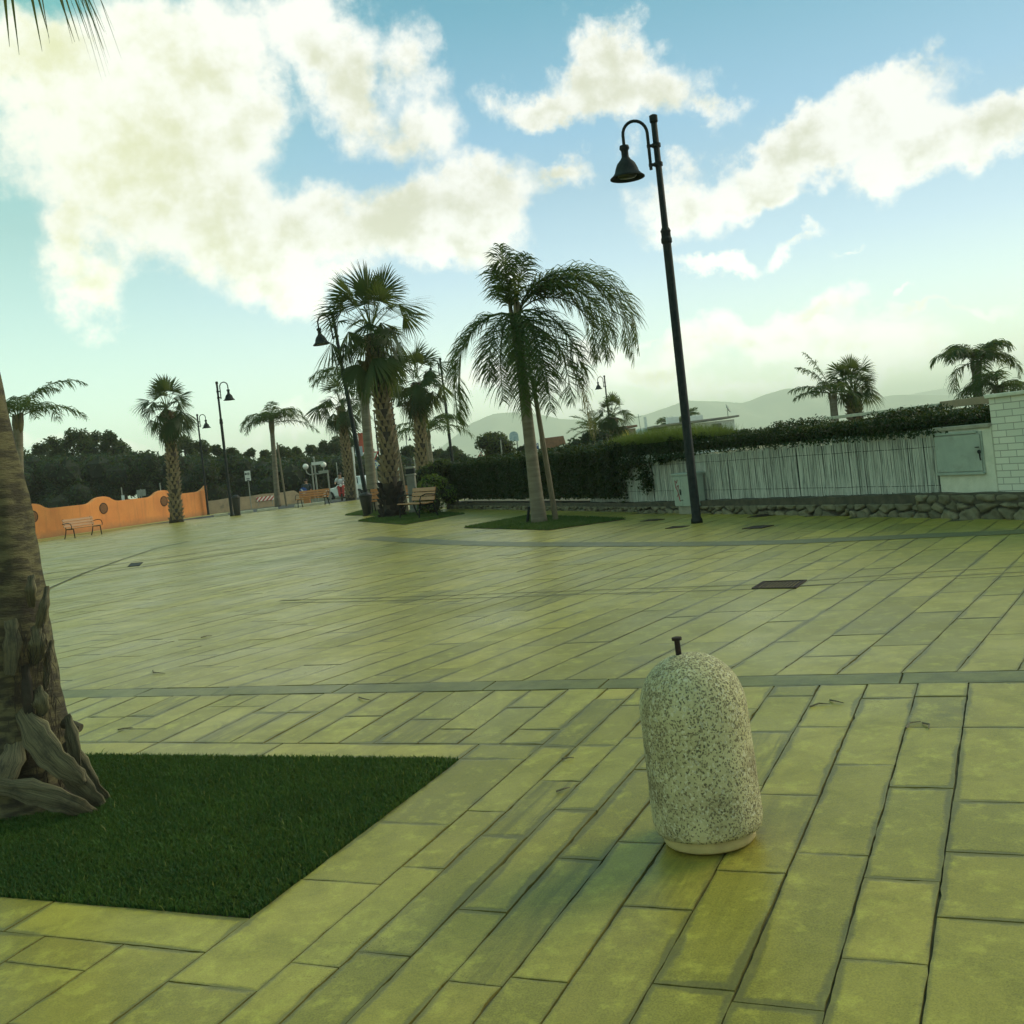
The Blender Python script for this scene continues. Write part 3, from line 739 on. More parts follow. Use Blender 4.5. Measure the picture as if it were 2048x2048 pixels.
for sq in ([(-.20, .28), (-.21, .40), (-.15, .36), (-.12, .41)], [(-.20, .30), (-.13, .22), (-.10, .33), (-.16, .30)], [(-.19, .15), (-.12, .20), (-.09, .12)], [(-.14, .24), (-.10, .10), (-.08, .08)]):
    gf.tube([(-x-.02, SGN*.176, B_+z*1.25) for x, z in sq], .008, 5)
gf.build('graffiti', MT['graffiti'], r)
# ------------------------------------------------------------------ signs
def post(r, h, rad=.03, mat='galv'): return MB().tube([(0, 0, 0), (0, 0, h)], rad, 8).build('post', MT[mat], r)
def base_of(base, D): 
    u, v = uv(*base); return Vector((u*D, D, 0))
def plate(r, c, w, h, mat='white', name='sign_plate', th=.02): return MB().bbox((c[0], c[1], c[2]), (w, th, h), .004).build(name, MT[mat], r)
# small white sign on the left
p = flat(503, 1018); k = p.y/F
r = empty('road_sign', p, 0, 'small white rectangular sign on a thin post, left of the leaning feather palm', 'sign')
zt = zat(492, 942, p.y); post(r, zt, .028)
sp_ = plate(r, (0, -.04, zt-20*k/2), 11.5*k, 20*k)
for z, w_ in ((-.18, .6), (-.27, .5)):
    MB().box((0, -.053, zt-10*k+z), (11*k*w_, .004, .05)).build('printed_bar', MT['iron'], sp_)
MB().lathe([(.085, 0), (.085, .006)], n=16).build('printed_disc', MT['galv'], sp_).matrix_local = Matrix.Translation((.05, -.052, zt-6*k)) @ Matrix.Rotation(PI/2, 4, 'X')
MB().lathe([(.06, 0), (.06, .006)], n=16).build('printed_disc', MT['iron'], sp_).matrix_local = Matrix.Translation((-.10, -.052, zt-6*k)) @ Matrix.Rotation(PI/2, 4, 'X')
# double globe lamp with direction plate
D = 62; p = base_of((636, 995), D); k = D/F
r = empty('globe_lamp', p, 0, 'double white globe lamp carrying a street name plate behind the orange bench', 'street lamp')
zt = zat(622, 918, D); MB().tube([(0, 0, 0), (0, 0, zt)], .05, 10).build('post', MT['galv'], r)
MB().lathe([(.03, zt), (.07, zt+.03), (.02, zt+.12)], n=10).build('finial', MT['galv'], r)
for s in (-1, 1):
    xg = s*18*k; zg = zt-14*k
    MB().tube([(0, 0, zg-15*k), (xg*.3, 0, zg-17.5*k), (xg*.65, 0, zg-17*k), (xg*.92, 0, zg-13*k), (xg, 0, zg-6*k)], .035, 8).build('arm', MT['galv'], r)
    g_ = MB(); bm = bmesh.new(); bmesh.ops.create_uvsphere(bm, u_segments=18, v_segments=12, radius=5.8*k)
    g_.add([v.co+Vector((xg, 0, zg)) for v in bm.verts], [[v.index for v in f.verts] for f in bm.faces]); bm.free()
    g_.build('lamp_globe', MT['globe'], r, smooth=True)
plate(r, (7*k, -.12, zt-10*k), 24*k, 6*k, 'white', 'name_plate')
p2 = base_of((661, 996), D-2)
r = empty('direction_sign', p2, 0, 'grey post with a pale arrow plate, right of the globe lamp', 'sign')
zt = zat(653, 940, D-2); post(r, zt, .045); plate(r, (-9*k, -.03, zt-3*k), 17*k, 5.5*k, 'galv', 'arrow_plate')
p2 = base_of((630, 996), D-1)
r = empty('sign_post', p2, 0, 'bare grey post left of the globe lamp post', 'post'); post(r, zat(620, 930, D-1), .045)
# blue round sign
p = base_of((609, 1000), 60); k = 60/F
def disc(r, c, rad, mat, name, th=.02, n=28):
    o = MB().lathe([(rad, 0), (rad, th)], n=n).build(name, MT[mat], r)
    o.matrix_local = Matrix.Translation(c) @ Matrix.Rotation(PI/2, 4, 'X'); return o
r = empty('road_sign', p, 0, 'low blue round sign with a white arrow behind the orange bench', 'sign')
zc = zat(609, 982, 60); post(r, zc, .03)
ds = disc(r, (0, -.04, zc), 7.5*k, 'blue', 'sign_disc')
ar = MB(); ar.prism([(-.13, .11), (-.10, .14), (.06, -.02), (.12, .04), (.12, -.13), (-.05, -.13), (.01, -.07)], -.075, -.066)
ar.build('arrow', MT['white'], ds).matrix_local = Matrix.Rotation(-PI/2, 4, 'X') @ Matrix.Translation((0, 0, 0))
# yield + roundabout sign
D = 50; k = D/F; p = base_of((757, 985), D)
r = empty('road_sign', p, 0, 'red and white give way triangle over a blue roundabout disc, beside the palm trunk', 'sign')
zt = zat(752, 897, D); post(r, zt, .035)
zc = zat(750, 909, D)
def tri(sz, y0, y1, zc): return MB().prism([(-sz, sz*.58), (sz, sz*.58), (0, -sz*1.16)], y0, y1)
t1 = tri(10*k, -.06, -.045, 0).build('give_way_plate', MT['red'], r, (0, 0, zc)); tri(6.5*k, -.068, -.061, 0).build('white_field', MT['white'], t1)
zc = zat(751, 929, D); d1 = disc(r, (0, -.045, zc), 8.2*k, 'blue', 'roundabout_disc')
for a in range(3):
    an = a*2*PI/3+.5; pts = [(math.cos(an+q)*4.6*k, math.sin(an+q)*4.6*k, .026) for q in (0, .5, 1.0, 1.4)]
    m_ = MB().tube(pts, .035, 6); e = Vector(pts[-1]); tdir = Vector((-math.sin(an+1.4), math.cos(an+1.4), 0)); nd = Vector((math.cos(an+1.4), math.sin(an+1.4), 0))
    m_.add([e+nd*.11, e+tdir*.16, e-nd*.11, e+nd*.11-Vector((0, 0, .02)), e+tdir*.16-Vector((0, 0, .02)), e-nd*.11-Vector((0, 0, .02))], [(0, 1, 2), (5, 4, 3), (0, 3, 4, 1), (1, 4, 5, 2)])
    m_.build('arrow', MT['white'], d1)
# information board and red-white flag pole
D = 64; k = D/F; p = base_of((728, 985), D)
r = empty('information_board', p, 0, 'pale blue-grey printed board with white frame beside the mid lamp pole', 'sign')
zt = zat(722, 893, D)
MT['board'] = surf('printed_board', (.30, .38, .42, 1), (.48, .54, .54, 1), 6, .5, stretch=(1, 1, 9))
MB().tube([(-.42, 0, 0), (-.42, 0, zt)], .05, 8).build('post', MT['white'], r); MB().tube([(.36, 0, 0), (.36, 0, zt-.6)], .045, 8).build('post', MT['white'], r)
plate(r, (-.03, -.05, zt-9*k), 15*k, 19*k, 'board', 'board_panel')
D = 66; p = base_of((727, 985), D); r = empty('flag', p, 0, 'red and white banner on a pole above the information board', 'flag')
zt = zat(719, 866, D); MB().tube([(0, 0, 0), (0, 0, zt)], .03, 8).build('pole', MT['galv'], r)
MT['flag'] = surf('red_cloth', (.55, .12, .07, 1), (.48, .10, .06, 1), 3, .9)
fv = [(x+.04, .05*math.sin(z*3+x*4), zt-z) for z in (0, .25, .5, .75, 1.0, 1.25) for x in (0, .15, .3)]
MB().add(fv, [(i*3+j, i*3+j+1, i*3+j+4, i*3+j+3) for i in range(5) for j in range(2)]).build('cloth', MT['flag'], r)
D = 73; p = base_of((715, 985), D); r = empty('sign_post', p, 0, 'white post with a crossbar left of the information board', 'post')
zt = zat(711, 893, D); MB().box((0, 0, zt/2), (.10, .10, zt)).build('post', MT['white'], r); MB().box((-.28, -.01, zt-20*D/F), (.62, .06, .07)).build('crossbar', MT['white'], r)
# white notice by the stake
D = 48; p = base_of((802, 985), D); r = empty('road_sign', p, 0, 'white square notice with a dark symbol right of the tallest palm trunk', 'sign')
zc = zat(796, 934, D); post(r, zc, .03); s_ = plate(r, (0, -.04, zc), 9*D/F, 15*D/F)
MB().tube([(-.06, -.055, zc-.1), (.02, -.055, zc), (-.05, -.055, zc+.06), (.05, -.055, zc+.12)], .014, 5).build('symbol', MT['iron'], s_)
D = 60; p = base_of((836, 985), D); r = empty('road_sign', p, 0, 'little pale plate on a thin post right of the stone pillar', 'sign'); zc = zat(826, 917, D); post(r, zc, .03); plate(r, (0, -.04, zc), 4*D/F, 6*D/F, 'kerb')
D = 46; p = base_of((838, 985), D); r = empty('road_sign', p, 0, 'small blue sign just right of the stone pillar above the shrubs', 'sign'); zc = zat(832, 952, D); post(r, zc, .03); plate(r, (0, -.04, zc), 6*D/F, 7*D/F, 'blue')
# traffic signs beyond the hedge, parking sign, notice board
for X, Y, kind, lb in ((963, 909, 0, 'small triangular road sign above the dark hedge, left of a round one'), (975, 911, 1, 'small round red and white road sign above the dark hedge')):
    D = 62; k = D/F; p = base_of((X+7, 985), D); r = empty('road_sign', p, 0, lb, 'sign'); zc = zat(X, Y, D); post(r, zc+.1, .03)
    if kind: d_ = disc(r, (0, -.04, zc), 5*k, 'red', 'sign_disc'); disc(d_, (0, 0, .022), 3.4*k, 'white', 'white_field').matrix_local = Matrix.Translation((0, 0, .021))
    else: t_ = MB().prism([(-5*k, -3*k), (5*k, -3*k), (0, 5.5*k)], -.05, -.035).build('sign_plate', MT['red'], r, (0, 0, zc)); MB().prism([(-3*k, -1.8*k), (3*k, -1.8*k), (0, 3.4*k)], -.058, -.051).build('white_field', MT['white'], t_)
    plate(r, (0, -.03, zc-9*k), 8*k, 5*k, 'blue', 'lower_plate')
D = 55; k = D/F; p = base_of((1082, 985), D)
r = empty('parking_sign', p, 0, 'blue parking sign lettered P behind the big feather palm', 'sign'); zc = zat(1077, 892, D); post(r, zc+.2, .035)
bp = plate(r, (0, -.04, zc), 11*k, 12*k, 'blue'); plate(r, (0, -.04, zc-11*k), 9*k, 8*k, 'white', 'lower_plate')
lt = MB(); lt.box((-.06, 0, 0), (.05, .012, .30))
arcp = [(-.035, .15), (.03, .15)]+[(.03+.08*math.sin(a), .072+.078*math.cos(a)) for a in [q*PI/8 for q in range(1, 8)]]+[(.03, -.006), (-.035, -.006)]
inn = [(-.035, .105), (.03, .105)]+[(.03+.036*math.sin(a), .072+.034*math.cos(a)) for a in [q*PI/8 for q in range(1, 8)]]+[(.03, .038), (-.035, .038)]
n_ = len(arcp); lt.add([(x, -.006, z) for x, z in arcp]+[(x, -.006, z) for x, z in inn], [(q, q+n_, q+n_+1, q+1) for q in range(n_-1)])
lt.build('letter', MT['white'], bp, (0, -.057, zc))
D = 80; k = D/F; p = base_of((1040, 985), D); r = empty('notice_board', p, 0, 'round-topped pale blue board over the trees left of the big feather palm', 'sign')
zb, zt = zat(1034, 882, D), zat(1034, 862, D); w = 9*k
poly = [(-w, zb), (w, zb), (w, zt-w*.9)]+[(w*math.cos(a), zt-w*.9+w*.9*math.sin(a)) for a in [i*PI/8 for i in range(1, 8)]]+[(-w, zt-w*.9)]
MT['board2'] = surf('faded_board', (.24, .36, .38, 1), (.50, .56, .52, 1), 5, .5, stretch=(1, 1, 3))
MB().prism(poly, -.05, .02).build('board_panel', MT['board2'], r)
for s in (-.6, .6): MB().tube([(s*w, .06, 0), (s*w, .06, zb+.2)], .05, 8).build('post', MT['galv'], r)
# thin poles
for base, top, D, lb in (((640, 985), (671, 925), 70, 'thin bare pole between globe lamp and the short fan palm'), ((250, 1020), (241, 975), 66, 'thin pole with a small white plate behind the orange wall'), ((327, 1020), (318, 966), 66, 'bare thin pole behind the orange wall near the fan palm'), ((1003, 985), (999, 880), 58, 'pale wooden post above the hedge left of the big feather palm')):
    zt = zat(top[0], top[1], D); p = Vector((at(top[0], top[1], D).x+.05, D, 0)); r = empty('thin_pole', p, 0, lb, 'pole'); post(r, zt, .035)
    if 'plate' in lb: plate(r, (.05, -.04, zat(243, 996, D)), 6*D/F, 10*D/F)
D = 66; k = D/F; p = Vector((at(282, 985, D).x, D, 0)); r = empty('direction_sign', p, 0, 'back of a pair of grey road sign plates behind the orange wall', 'sign')
zt = zat(281, 978, D); post(r, zt, .04); 
for s in (-1, 1): plate(r, (s*5*k, .03, zt-8*k), 8*k, 13*k, 'galv')
# stone pillar kiosk with a display box
p = flat(830, 1026); k = p.y/F
r = empty('stone_pillar', p, math.radians(-8), 'grey stone pillar with a glazed display box on top, behind the bench', 'pillar')
hp = 75*k
MB().bbox((0, 0, hp/2), (16*k, 16*k, hp), .03).build('shaft', MT['concrete'], r)
MB().bbox((0, 0, .06), (21*k, 21*k, .12), .02).build('plinth', MT['concrete'], r)
MB().bbox((0, 0, hp+.03), (19*k, 19*k, .06), .015).build('ledge', MT['concrete'], r)
bx = MB().bbox((0, 0, hp+.06+6*k), (17*k, 12*k, 12*k), .015).build('display_box', MT['iron'], r)
MB().box((0, -6.1*k, hp+.06+6.3*k), (14*k, .012, 8*k)).build('pane', MT['glass'], bx)
MB().bbox((0, 0, hp+.06+12.6*k), (19*k, 15*k, .07), .015).build('box_roof', MT['concrete'], r)
# ------------------------------------------------------------------ right-hand wall, fence, hedges
def proj(p):
    d = p.y; u = p.x/d; v = (H-p.z)/d
    a = u*F; b = v*F; return (PX+a*cR+b*sR, PY-a*sR+b*cR)
def wl(s, n, z): return WA+WD*s+WN*n+Vector((0, 0, z))
def s_of(X, z=.5, n=0):
    a, b = -30, 32
    f = lambda s: proj(wl(s, n, z))[0]
    hi = 31
    a = -30
    b = hi
    while wl(b, n, z).y < 4: b -= .5
    for _ in range(60):
        m = (a+b)/2
        if f(m) < X: a = m
        else: b = m
    return (a+b)/2
S0 = s_of(893); SF0 = s_of(1255); SF1 = s_of(1868); SP0 = s_of(1980); SP1 = s_of(2110)
wh = lambda s: .175+.135*max(0, min(1, (s-SF0)/(SF1-SF0)))
root = empty('stone_wall', wl(0, 0, 0), 0, 'low rubble stone wall running under the hedge and the cane fence', 'wall')
def ww(p): return p-wl(0, 0, 0)
mb = MB(); N = 60
vs = []; 
for i in range(N+1):
    s = S0+(SP1-S0)*i/N; h = wh(s)
    for n, z in ((-.02, -.05), (-.03, h*.55), (.03, h*.6), (.04, h+.012*math.sin(i*3.1)+.02), (-.38, h+.02), (-.38, -.05)): vs.append(ww(wl(s, n, z)))
fs = [(i*6+k, (i+1)*6+k, (i+1)*6+k+1, i*6+k+1) for i in range(N) for k in range(5)]
mb.add(vs, fs); mb.build('mortar_body', MT['mortar'], root)
# rubble face: cells of an irregular pattern pushed out of the mortar
rs_ = np.random.default_rng(4); cs_ = []; q_ = S0
while q_ < SP1:
    big = 1.0 if q_ < SF0+1 else 1.55
    nrow = 2 if q_ < SF1-.3 else 3
    for r_ in range(nrow): cs_.append((q_+rs_.normal(0, .05), (r_+.5)*(.62 if nrow == 2 else 1.0)*wh(q_)/nrow+rs_.normal(0, .022), rs_.random()))
    q_ += rs_.uniform(.13, .27)*big
cs_ = np.array(cs_); dx = .02; nx = int((SP1-S0)/dx); nz = 18; GV = []; GT = []
for a_ in range(nx+1):
    s = S0+a_*dx; top = wh(s)*(.64 if s < SF1-.3 else 1.03); near_ = cs_[np.abs(cs_[:, 0]-s) < .8]
    for b_ in range(nz+1):
        z = -.02+(top+.02)*b_/nz
        dd = np.sqrt((near_[:, 0]-s-.02*math.sin(z*40+s*9))**2+((near_[:, 1]-z)*1.5)**2); o_ = np.argsort(dd)[:2]
        gap = dd[o_[1]]-dd[o_[0]]; t_ = near_[o_[0], 2]; st__ = min(1, max(0, (gap-.012)/.035))
        h = (st__**.6)*(.055+.03*t_)+.012*math.sin(s*23+z*31+t_*9)*st__
        edge = .035 if b_ == nz else 0
        p = ww(wl(s, -.005+h-edge, z)); GV.append(p[:]); GT.append((t_, st__, 0, 1))
GQ = [(a_*(nz+1)+b_, (a_+1)*(nz+1)+b_, (a_+1)*(nz+1)+b_+1, a_*(nz+1)+b_+1) for a_ in range(nx) for b_ in range(nz)]
def rubble_mat():
    m, t, b, out = new_mat('rubble'); a = t.new('ShaderNodeAttribute'); a.attribute_name = 'tone'
    sp = t.new('ShaderNodeSeparateColor'); t.l.new(a.outputs['Color'], sp.inputs[0]); tc = t.new('ShaderNodeTexCoord').outputs['Object']
    st = t.mix(sp.outputs[0], (.09, .085, .05, 1), (.20, .185, .11, 1)); st = t.mix(t.ramp(t.noise(tc, 9, 6, .65), .4, .65), st, (.10, .10, .06, 1))
    mo = t.mix(t.ramp(t.noise(tc, 14, 5, .6), .4, .6), (.075, .07, .045, 1), (.04, .04, .028, 1))
    t.put(b, 'Base Color', t.mix(t.ramp(sp.outputs[1], .25, .7), mo, st)); t.put(b, 'Roughness', .92)
    bn = t.new('ShaderNodeBump'); bn.inputs['Strength'].default_value = .7; bn.inputs['Distance'].default_value = .012; t.put(bn, 'Height', t.noise(tc, 26, 6, .65)); t.l.new(bn.outputs[0], b.inputs['Normal']); return m
me = np_mesh('rubble_stones', GV, GQ); ca = me.color_attributes.new('tone', 'FLOAT_COLOR', 'POINT'); ca.data.foreach_set('color', np.array(GT, np.float32).ravel())
link('rubble_stones', me, rubble_mat(), root, None, True)
# cane fence: hundreds of thin canes bound into one screen
def cane_mat():
    m, t, b, out = new_mat('whitewashed_cane')
    g = t.new('ShaderNodeNewGeometry'); tc = t.new('ShaderNodeTexCoord').outputs['Object']
    c = t.mix(g.outputs['Random Per Island'], (.38, .41, .35, 1), (.53, .56, .48, 1))
    st_ = t.noise(t.vmath('MULTIPLY', tc, (9, 9, 1.6)), 1.6, 5, .65)
    c = t.mix(t.math('MULTIPLY', t.ramp(st_, .5, .68), .75), c, (.15, .17, .15, 1))
    t.put(b, 'Base Color', c); t.put(b, 'Roughness', .8); return m
MT['cane'] = cane_mat()
root = empty('cane_fence', wl(0, 0, 0), 0, 'whitewashed cane screen fence standing on the low stone wall', 'fence')
mb = MB(); s = SF0-2.2
ztop = lambda s: 1.14+.04*math.sin(s*.7)
while s < SF1+.02:
    w = random.uniform(.010, .019); r_ = w/2
    lean = random.gauss(0, .012); n = -.16+random.gauss(0, .006)
    zt = ztop(s)+random.gauss(0, .015); z0 = wh(s)+.01+abs(random.gauss(0, .01)); bw = random.gauss(0, .008)
    mb.tube([ww(wl(s, n, z0)), ww(wl(s+lean*.5+bw, n+random.gauss(0, .004), (z0+zt)/2)), ww(wl(s+lean, n, zt))], [r_, r_*random.uniform(.85, 1.1), r_*.85], 5, cap=False)
    s += w*random.uniform(.74, .98)+(random.uniform(.004, .012) if random.random() < .03 else 0)
mb.build('canes', MT['cane'], root, smooth=True)
bk = MB(); bk.add([ww(wl(SF0-2.2, -.20, .1)), ww(wl(SF1, -.20, .1)), ww(wl(SF1, -.20, 1.08)), ww(wl(SF0-2.2, -.20, 1.08)), ww(wl(SF0-2.2, -.215, .1)), ww(wl(SF1, -.215, .1)), ww(wl(SF1, -.215, 1.08)), ww(wl(SF0-2.2, -.215, 1.08))], [(0, 1, 2, 3), (7, 6, 5, 4), (3, 2, 6, 7)])
MT['netting'] = surf('fence_backing', (.17, .20, .17, 1), (.12, .14, .12, 1), 20, .9)
bk.build('backing_net', MT['netting'], root)
for z in (.42, .95):
    MB().tube([ww(wl(SF0-2 + (SF1-SF0+2)*i/20, -.148, z+.004*math.sin(i*2.3))) for i in range(21)], .003, 4).build('tie_wire', MT['iron'], root)
# stucco housing with meter door
root = empty('meter_wall', wl(0, 0, 0), 0, 'white rough stucco wall piece holding a grey metal meter door', 'wall')
WR = Matrix((( WD.x, WN.x, 0), (WD.y, WN.y, 0), (0, 0, 1)))
def wbox(mb, s0, s1, n0, n1, z0, z1, b=.006):
    c = ww(wl((s0+s1)/2, (n0+n1)/2, (z0+z1)/2)); return mb.bbox(c, (s1-s0, n1-n0, z1-z0), b, R=WR)
zt = zat(1868, 861, wl(SF1, 0, 0).y)
wbox(MB(), SF1+.005, SP0, -.45, -.10, .30, zt, .012).build('wall', MT['stucco'], root)
wbox(MB(), SF1-.01, SP0, -.47, -.07, zt-.02, zt+.035, .01).build('coping', MT['concrete'], root)
sd0, sd1 = s_of(1877, .7, -.1), s_of(1969, .7, -.1); yd = wl(sd0, -.1, 0).y
z1, z0 = zat(1880, 871, yd), zat(1885, 946, yd)
fr = MB(); wbox(fr, sd0-.015, sd1+.015, -.10, -.085, z0-.02, z1+.02); fr.build('door_frame', MT['cabinet'], root)
dr = wbox(MB(), sd0+.012, sd1-.012, -.085, -.068, z0+.015, z1-.012, .004).build('meter_door', MT['cabinet'], root)
wbox(MB(), sd0-.01, sd1+.01, -.085, -.055, z0-.028, z0+.004, .004).build('door_sill', MT['cabinet'], root)
wbox(MB(), sd0-.01, sd1-.05, -.085, -.055, z1-.002, z1+.03, .004).build('door_hood', MT['cabinet'], root)
lk = MB(); sl = s_of(1962, .7, -.07); zl = z0+(z1-z0)*.48
lk.tube([ww(wl(sl, -.066, zl+.02)), ww(wl(sl, -.052, zl+.02))], .026, 12); lk.tube([ww(wl(sl+.004, -.060, zl-.0)), ww(wl(sl+.002, -.06, zl-.05)), ww(wl(sl+.012, -.06, zl-.09))], .009, 6); lk.tube([ww(wl(sl-.06, -.06, zl+.08)), ww(wl(sl+.0, -.06, zl+.08))], .007, 6)
lk.build('lock', MT['iron'], dr)
# white brick gate pillar at the right edge
def brick_mat():
    m, t, b, out = new_mat('white_brick')
    uvn = t.new('ShaderNodeTexCoord').outputs['UV']
    br = t.new('ShaderNodeTexBrick'); t.put(br, 0, uvn); br.inputs['Color1'].default_value = (.60, .62, .50, 1); br.inputs['Color2'].default_value = (.52, .55, .44, 1)
    br.inputs['Mortar'].default_value = (.30, .31, .25, 1); br.inputs['Scale'].default_value = 1; br.inputs['Mortar Size'].default_value = .006; br.inputs['Brick Width'].default_value = .25; br.inputs['Row Height'].default_value = .085
    t.put(b, 'Base Color', br.outputs[0]); t.put(b, 'Roughness', .85)
    bn = t.new('ShaderNodeBump'); bn.inputs['Strength'].default_value = .6; bn.inputs['Distance'].default_value = .01; bn.invert = True; t.put(bn, 'Height', br.outputs[1]); t.l.new(bn.outputs[0], b.inputs['Normal'])
    return m
MT['brick'] = brick_mat()
root = empty('brick_wall', wl(0, 0, 0), 0, 'white painted brick wall end at the right edge, past the meter door', 'wall')
zt2 = zat(1976, 797, wl(SP0, -.3, 0).y)
mb = wbox(MB(), SP0, SP1+3, -.75, -.12, .28, zt2, .006); o = mb.build('wall', MT['brick'], root)
u = o.data.uv_layers.new(name='UVMap')
for pl in o.data.polygons:
    for li in pl.loop_indices:
        co = o.data.vertices[o.data.loops[li].vertex_index].co
        al = co.x*WD.x+co.y*WD.y; ac = co.x*WN.x+co.y*WN.y
        nn = pl.normal; u.data[li].uv = (al if abs(nn.dot(WN)) > .5 else ac, co.z)
wbox(MB(), SP0-.03, SP1+3, -.79, -.08, zt2, zt2+.05, .01).build('coping', MT['stucco'], root)
# ---- leaf clouds
def leaf_cards(C, R, n_per, size, flat_=.6, out_bias=.5, sq=(1, 1, 1), shell=.55):
    C = np.asarray(C, float); R = np.asarray(R, float); k = len(C)
    idx = np.repeat(np.arange(k), n_per); n = len(idx)
    d = RNG.normal(size=(n, 3)); d /= np.linalg.norm(d, axis=1)[:, None]
    rr = R[idx]*(shell+(1-shell)*RNG.random(n)**.6)*RNG.uniform(.9, 1.12, n)
    P = C[idx]+d*rr[:, None]*np.array(sq)
    return cards_at(P, d, size, out_bias)
def cards_at(P, d, size, out_bias=.5):
    n = len(P)
    nr = d*out_bias+RNG.normal(size=(n, 3))*.6+np.array([0, 0, .25]); nr /= np.linalg.norm(nr, axis=1)[:, None]
    a = RNG.normal(size=(n, 3)); a -= nr*np.sum(a*nr, 1)[:, None]; a /= np.linalg.norm(a, axis=1)[:, None]
    b = np.cross(nr, a); s = size*RNG.uniform(.6, 1.35, n)[:, None]
    V = np.stack([P-a*s, P+b*s*.45+a*s*.1, P+a*s, P-b*s*.45+a*s*.1], 1).reshape(-1, 3)
    return V, (np.arange(n)[:, None]*4+[0, 1, 2, 3])
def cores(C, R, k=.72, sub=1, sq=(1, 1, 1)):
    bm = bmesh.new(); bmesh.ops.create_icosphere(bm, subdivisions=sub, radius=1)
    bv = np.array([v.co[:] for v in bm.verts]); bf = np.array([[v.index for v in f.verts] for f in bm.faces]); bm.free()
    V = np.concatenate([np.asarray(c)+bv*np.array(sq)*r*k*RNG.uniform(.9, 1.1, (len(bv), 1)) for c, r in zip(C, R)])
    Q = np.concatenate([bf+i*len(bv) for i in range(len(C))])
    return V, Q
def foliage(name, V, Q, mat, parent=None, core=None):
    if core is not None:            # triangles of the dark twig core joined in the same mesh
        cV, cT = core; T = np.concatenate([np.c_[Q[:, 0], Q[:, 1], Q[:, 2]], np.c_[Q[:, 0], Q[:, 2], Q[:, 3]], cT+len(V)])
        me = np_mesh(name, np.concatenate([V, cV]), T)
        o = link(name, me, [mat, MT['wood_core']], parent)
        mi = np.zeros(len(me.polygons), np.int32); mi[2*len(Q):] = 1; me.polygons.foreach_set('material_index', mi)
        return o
    return np_mesh_obj(name, V, Q, mat, parent)
def box_hedge(name, s0, s1, n0, n1, z0, z1, dens, size, mat, label, parent=None, ragged=.05, droop=None, feather=None):
    root = empty(name, wl((s0+s1)/2, 0, 0), 0, label, 'hedge')
    off = np.array((wl((s0+s1)/2, 0, 0))[:])
    L = s1-s0; W = n1-n0; Hh = z1-z0
    def samp(kind, n):
        s = RNG.uniform(s0, s1, n); nn = RNG.uniform(n0, n1, n); z = RNG.uniform(z0, z1, n)
        wob = .05*np.sin(s*2.3)+.04*np.sin(s*5.1+1)+.03*np.sin(s*11)
        d = np.zeros((n, 3))
        if kind == 'f': nn = n1+wob*.8*np.abs(np.sin(z*4+s*3))+RNG.normal(0, ragged*.7, n); d[:] = WN[:]
        elif kind == 't': z = z1+wob+RNG.normal(0, ragged, n)+.5*ragged*np.sin(s*7); d[:, 2] = 1
        elif kind == 'b': nn = n0+RNG.normal(0, ragged, n); d[:] = (-WN)[:]
        else: s = np.where(RNG.random(n) < .5, s0, s1)+RNG.normal(0, ragged, n); d[:] = WD[:]
        z = np.where(s > SF1-.1, np.maximum(z, 1.20+RNG.normal(0, .02, n)), z)
        P = np.array(WA[:])+np.outer(s, WD[:])+np.outer(nn, WN[:]); P[:, 2] = z
        return P, d
    PP = []; DD = []
    for kd, ar in (('f', L*Hh*1.8), ('t', L*W), ('b', L*Hh*.4), ('e', 2*W*Hh)):
        P, d = samp(kd, int(ar*dens)); PP.append(P); DD.append(d)
    P = np.concatenate(PP); D = np.concatenate(DD)
    if droop: 
        q = np.array([d_ for d_ in droop]); 
        for (sx, zz, rs, rz, n) in q:
            n = int(n); s = RNG.normal(sx, rs*.5, n); z = RNG.normal(zz, rz*.5, n)
            p = np.array(WA[:])+np.outer(s, WD[:])+np.outer(RNG.uniform(-.12, .06, n), WN[:]); p[:, 2] = z
            P = np.concatenate([P, p]); D = np.concatenate([D, np.tile(np.array(WN[:]), (n, 1))])
    V, Q = cards_at(P, D, size)
    m = MB(); i_ = .05
    m.bbox(WA+WD*((s0+s1)/2)+WN*((n0+n1)/2)+Vector((0, 0, (z0+z1)/2-.03)), (L-2*i_, max(.05, W-2*i_), max(.05, Hh-2*i_)), .03, R=WR)
    cT = []
    for f in m.f:
        for k in range(1, len(f)-1): cT.append((f[0], f[k], f[k+1]))
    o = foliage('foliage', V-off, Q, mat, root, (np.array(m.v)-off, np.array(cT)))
    if feather:
        fV, fT = feather; np_mesh_obj('feathery_shoots', fV-off, fT, MT['feather'], root)
    return root
MT['feather'] = leaf_mat('feathery_shoot', (.045, .085, .015, 1), (.09, .14, .025, 1), .4, 2)
def shoots(s0, s1, n0, n1, z, n, h):
    s = RNG.uniform(s0, s1, n); nn = RNG.uniform(n0, n1, n)
    P = np.array(WA[:])+np.outer(s, WD[:])+np.outer(nn, WN[:]); P[:, 2] = z-.05
    hh = h*RNG.uniform(.4, 1.1, n)*(.6+.4*np.sin((s-s0)/(s1-s0)*PI))
    d = RNG.normal(size=(n, 3))*.35; d[:, 2] = 1; a = RNG.normal(size=(n, 3)); a[:, 2] = 0; a /= np.linalg.norm(a, axis=1)[:, None]
    w = .004
    V = np.stack([P-a*w, P+a*w, P+d*hh[:, None]], 1).reshape(-1, 3)
    return V, np.arange(n)[:, None]*3+[0, 1, 2]
SH0, SH1 = s_of(905, .8), s_of(1228, .8)
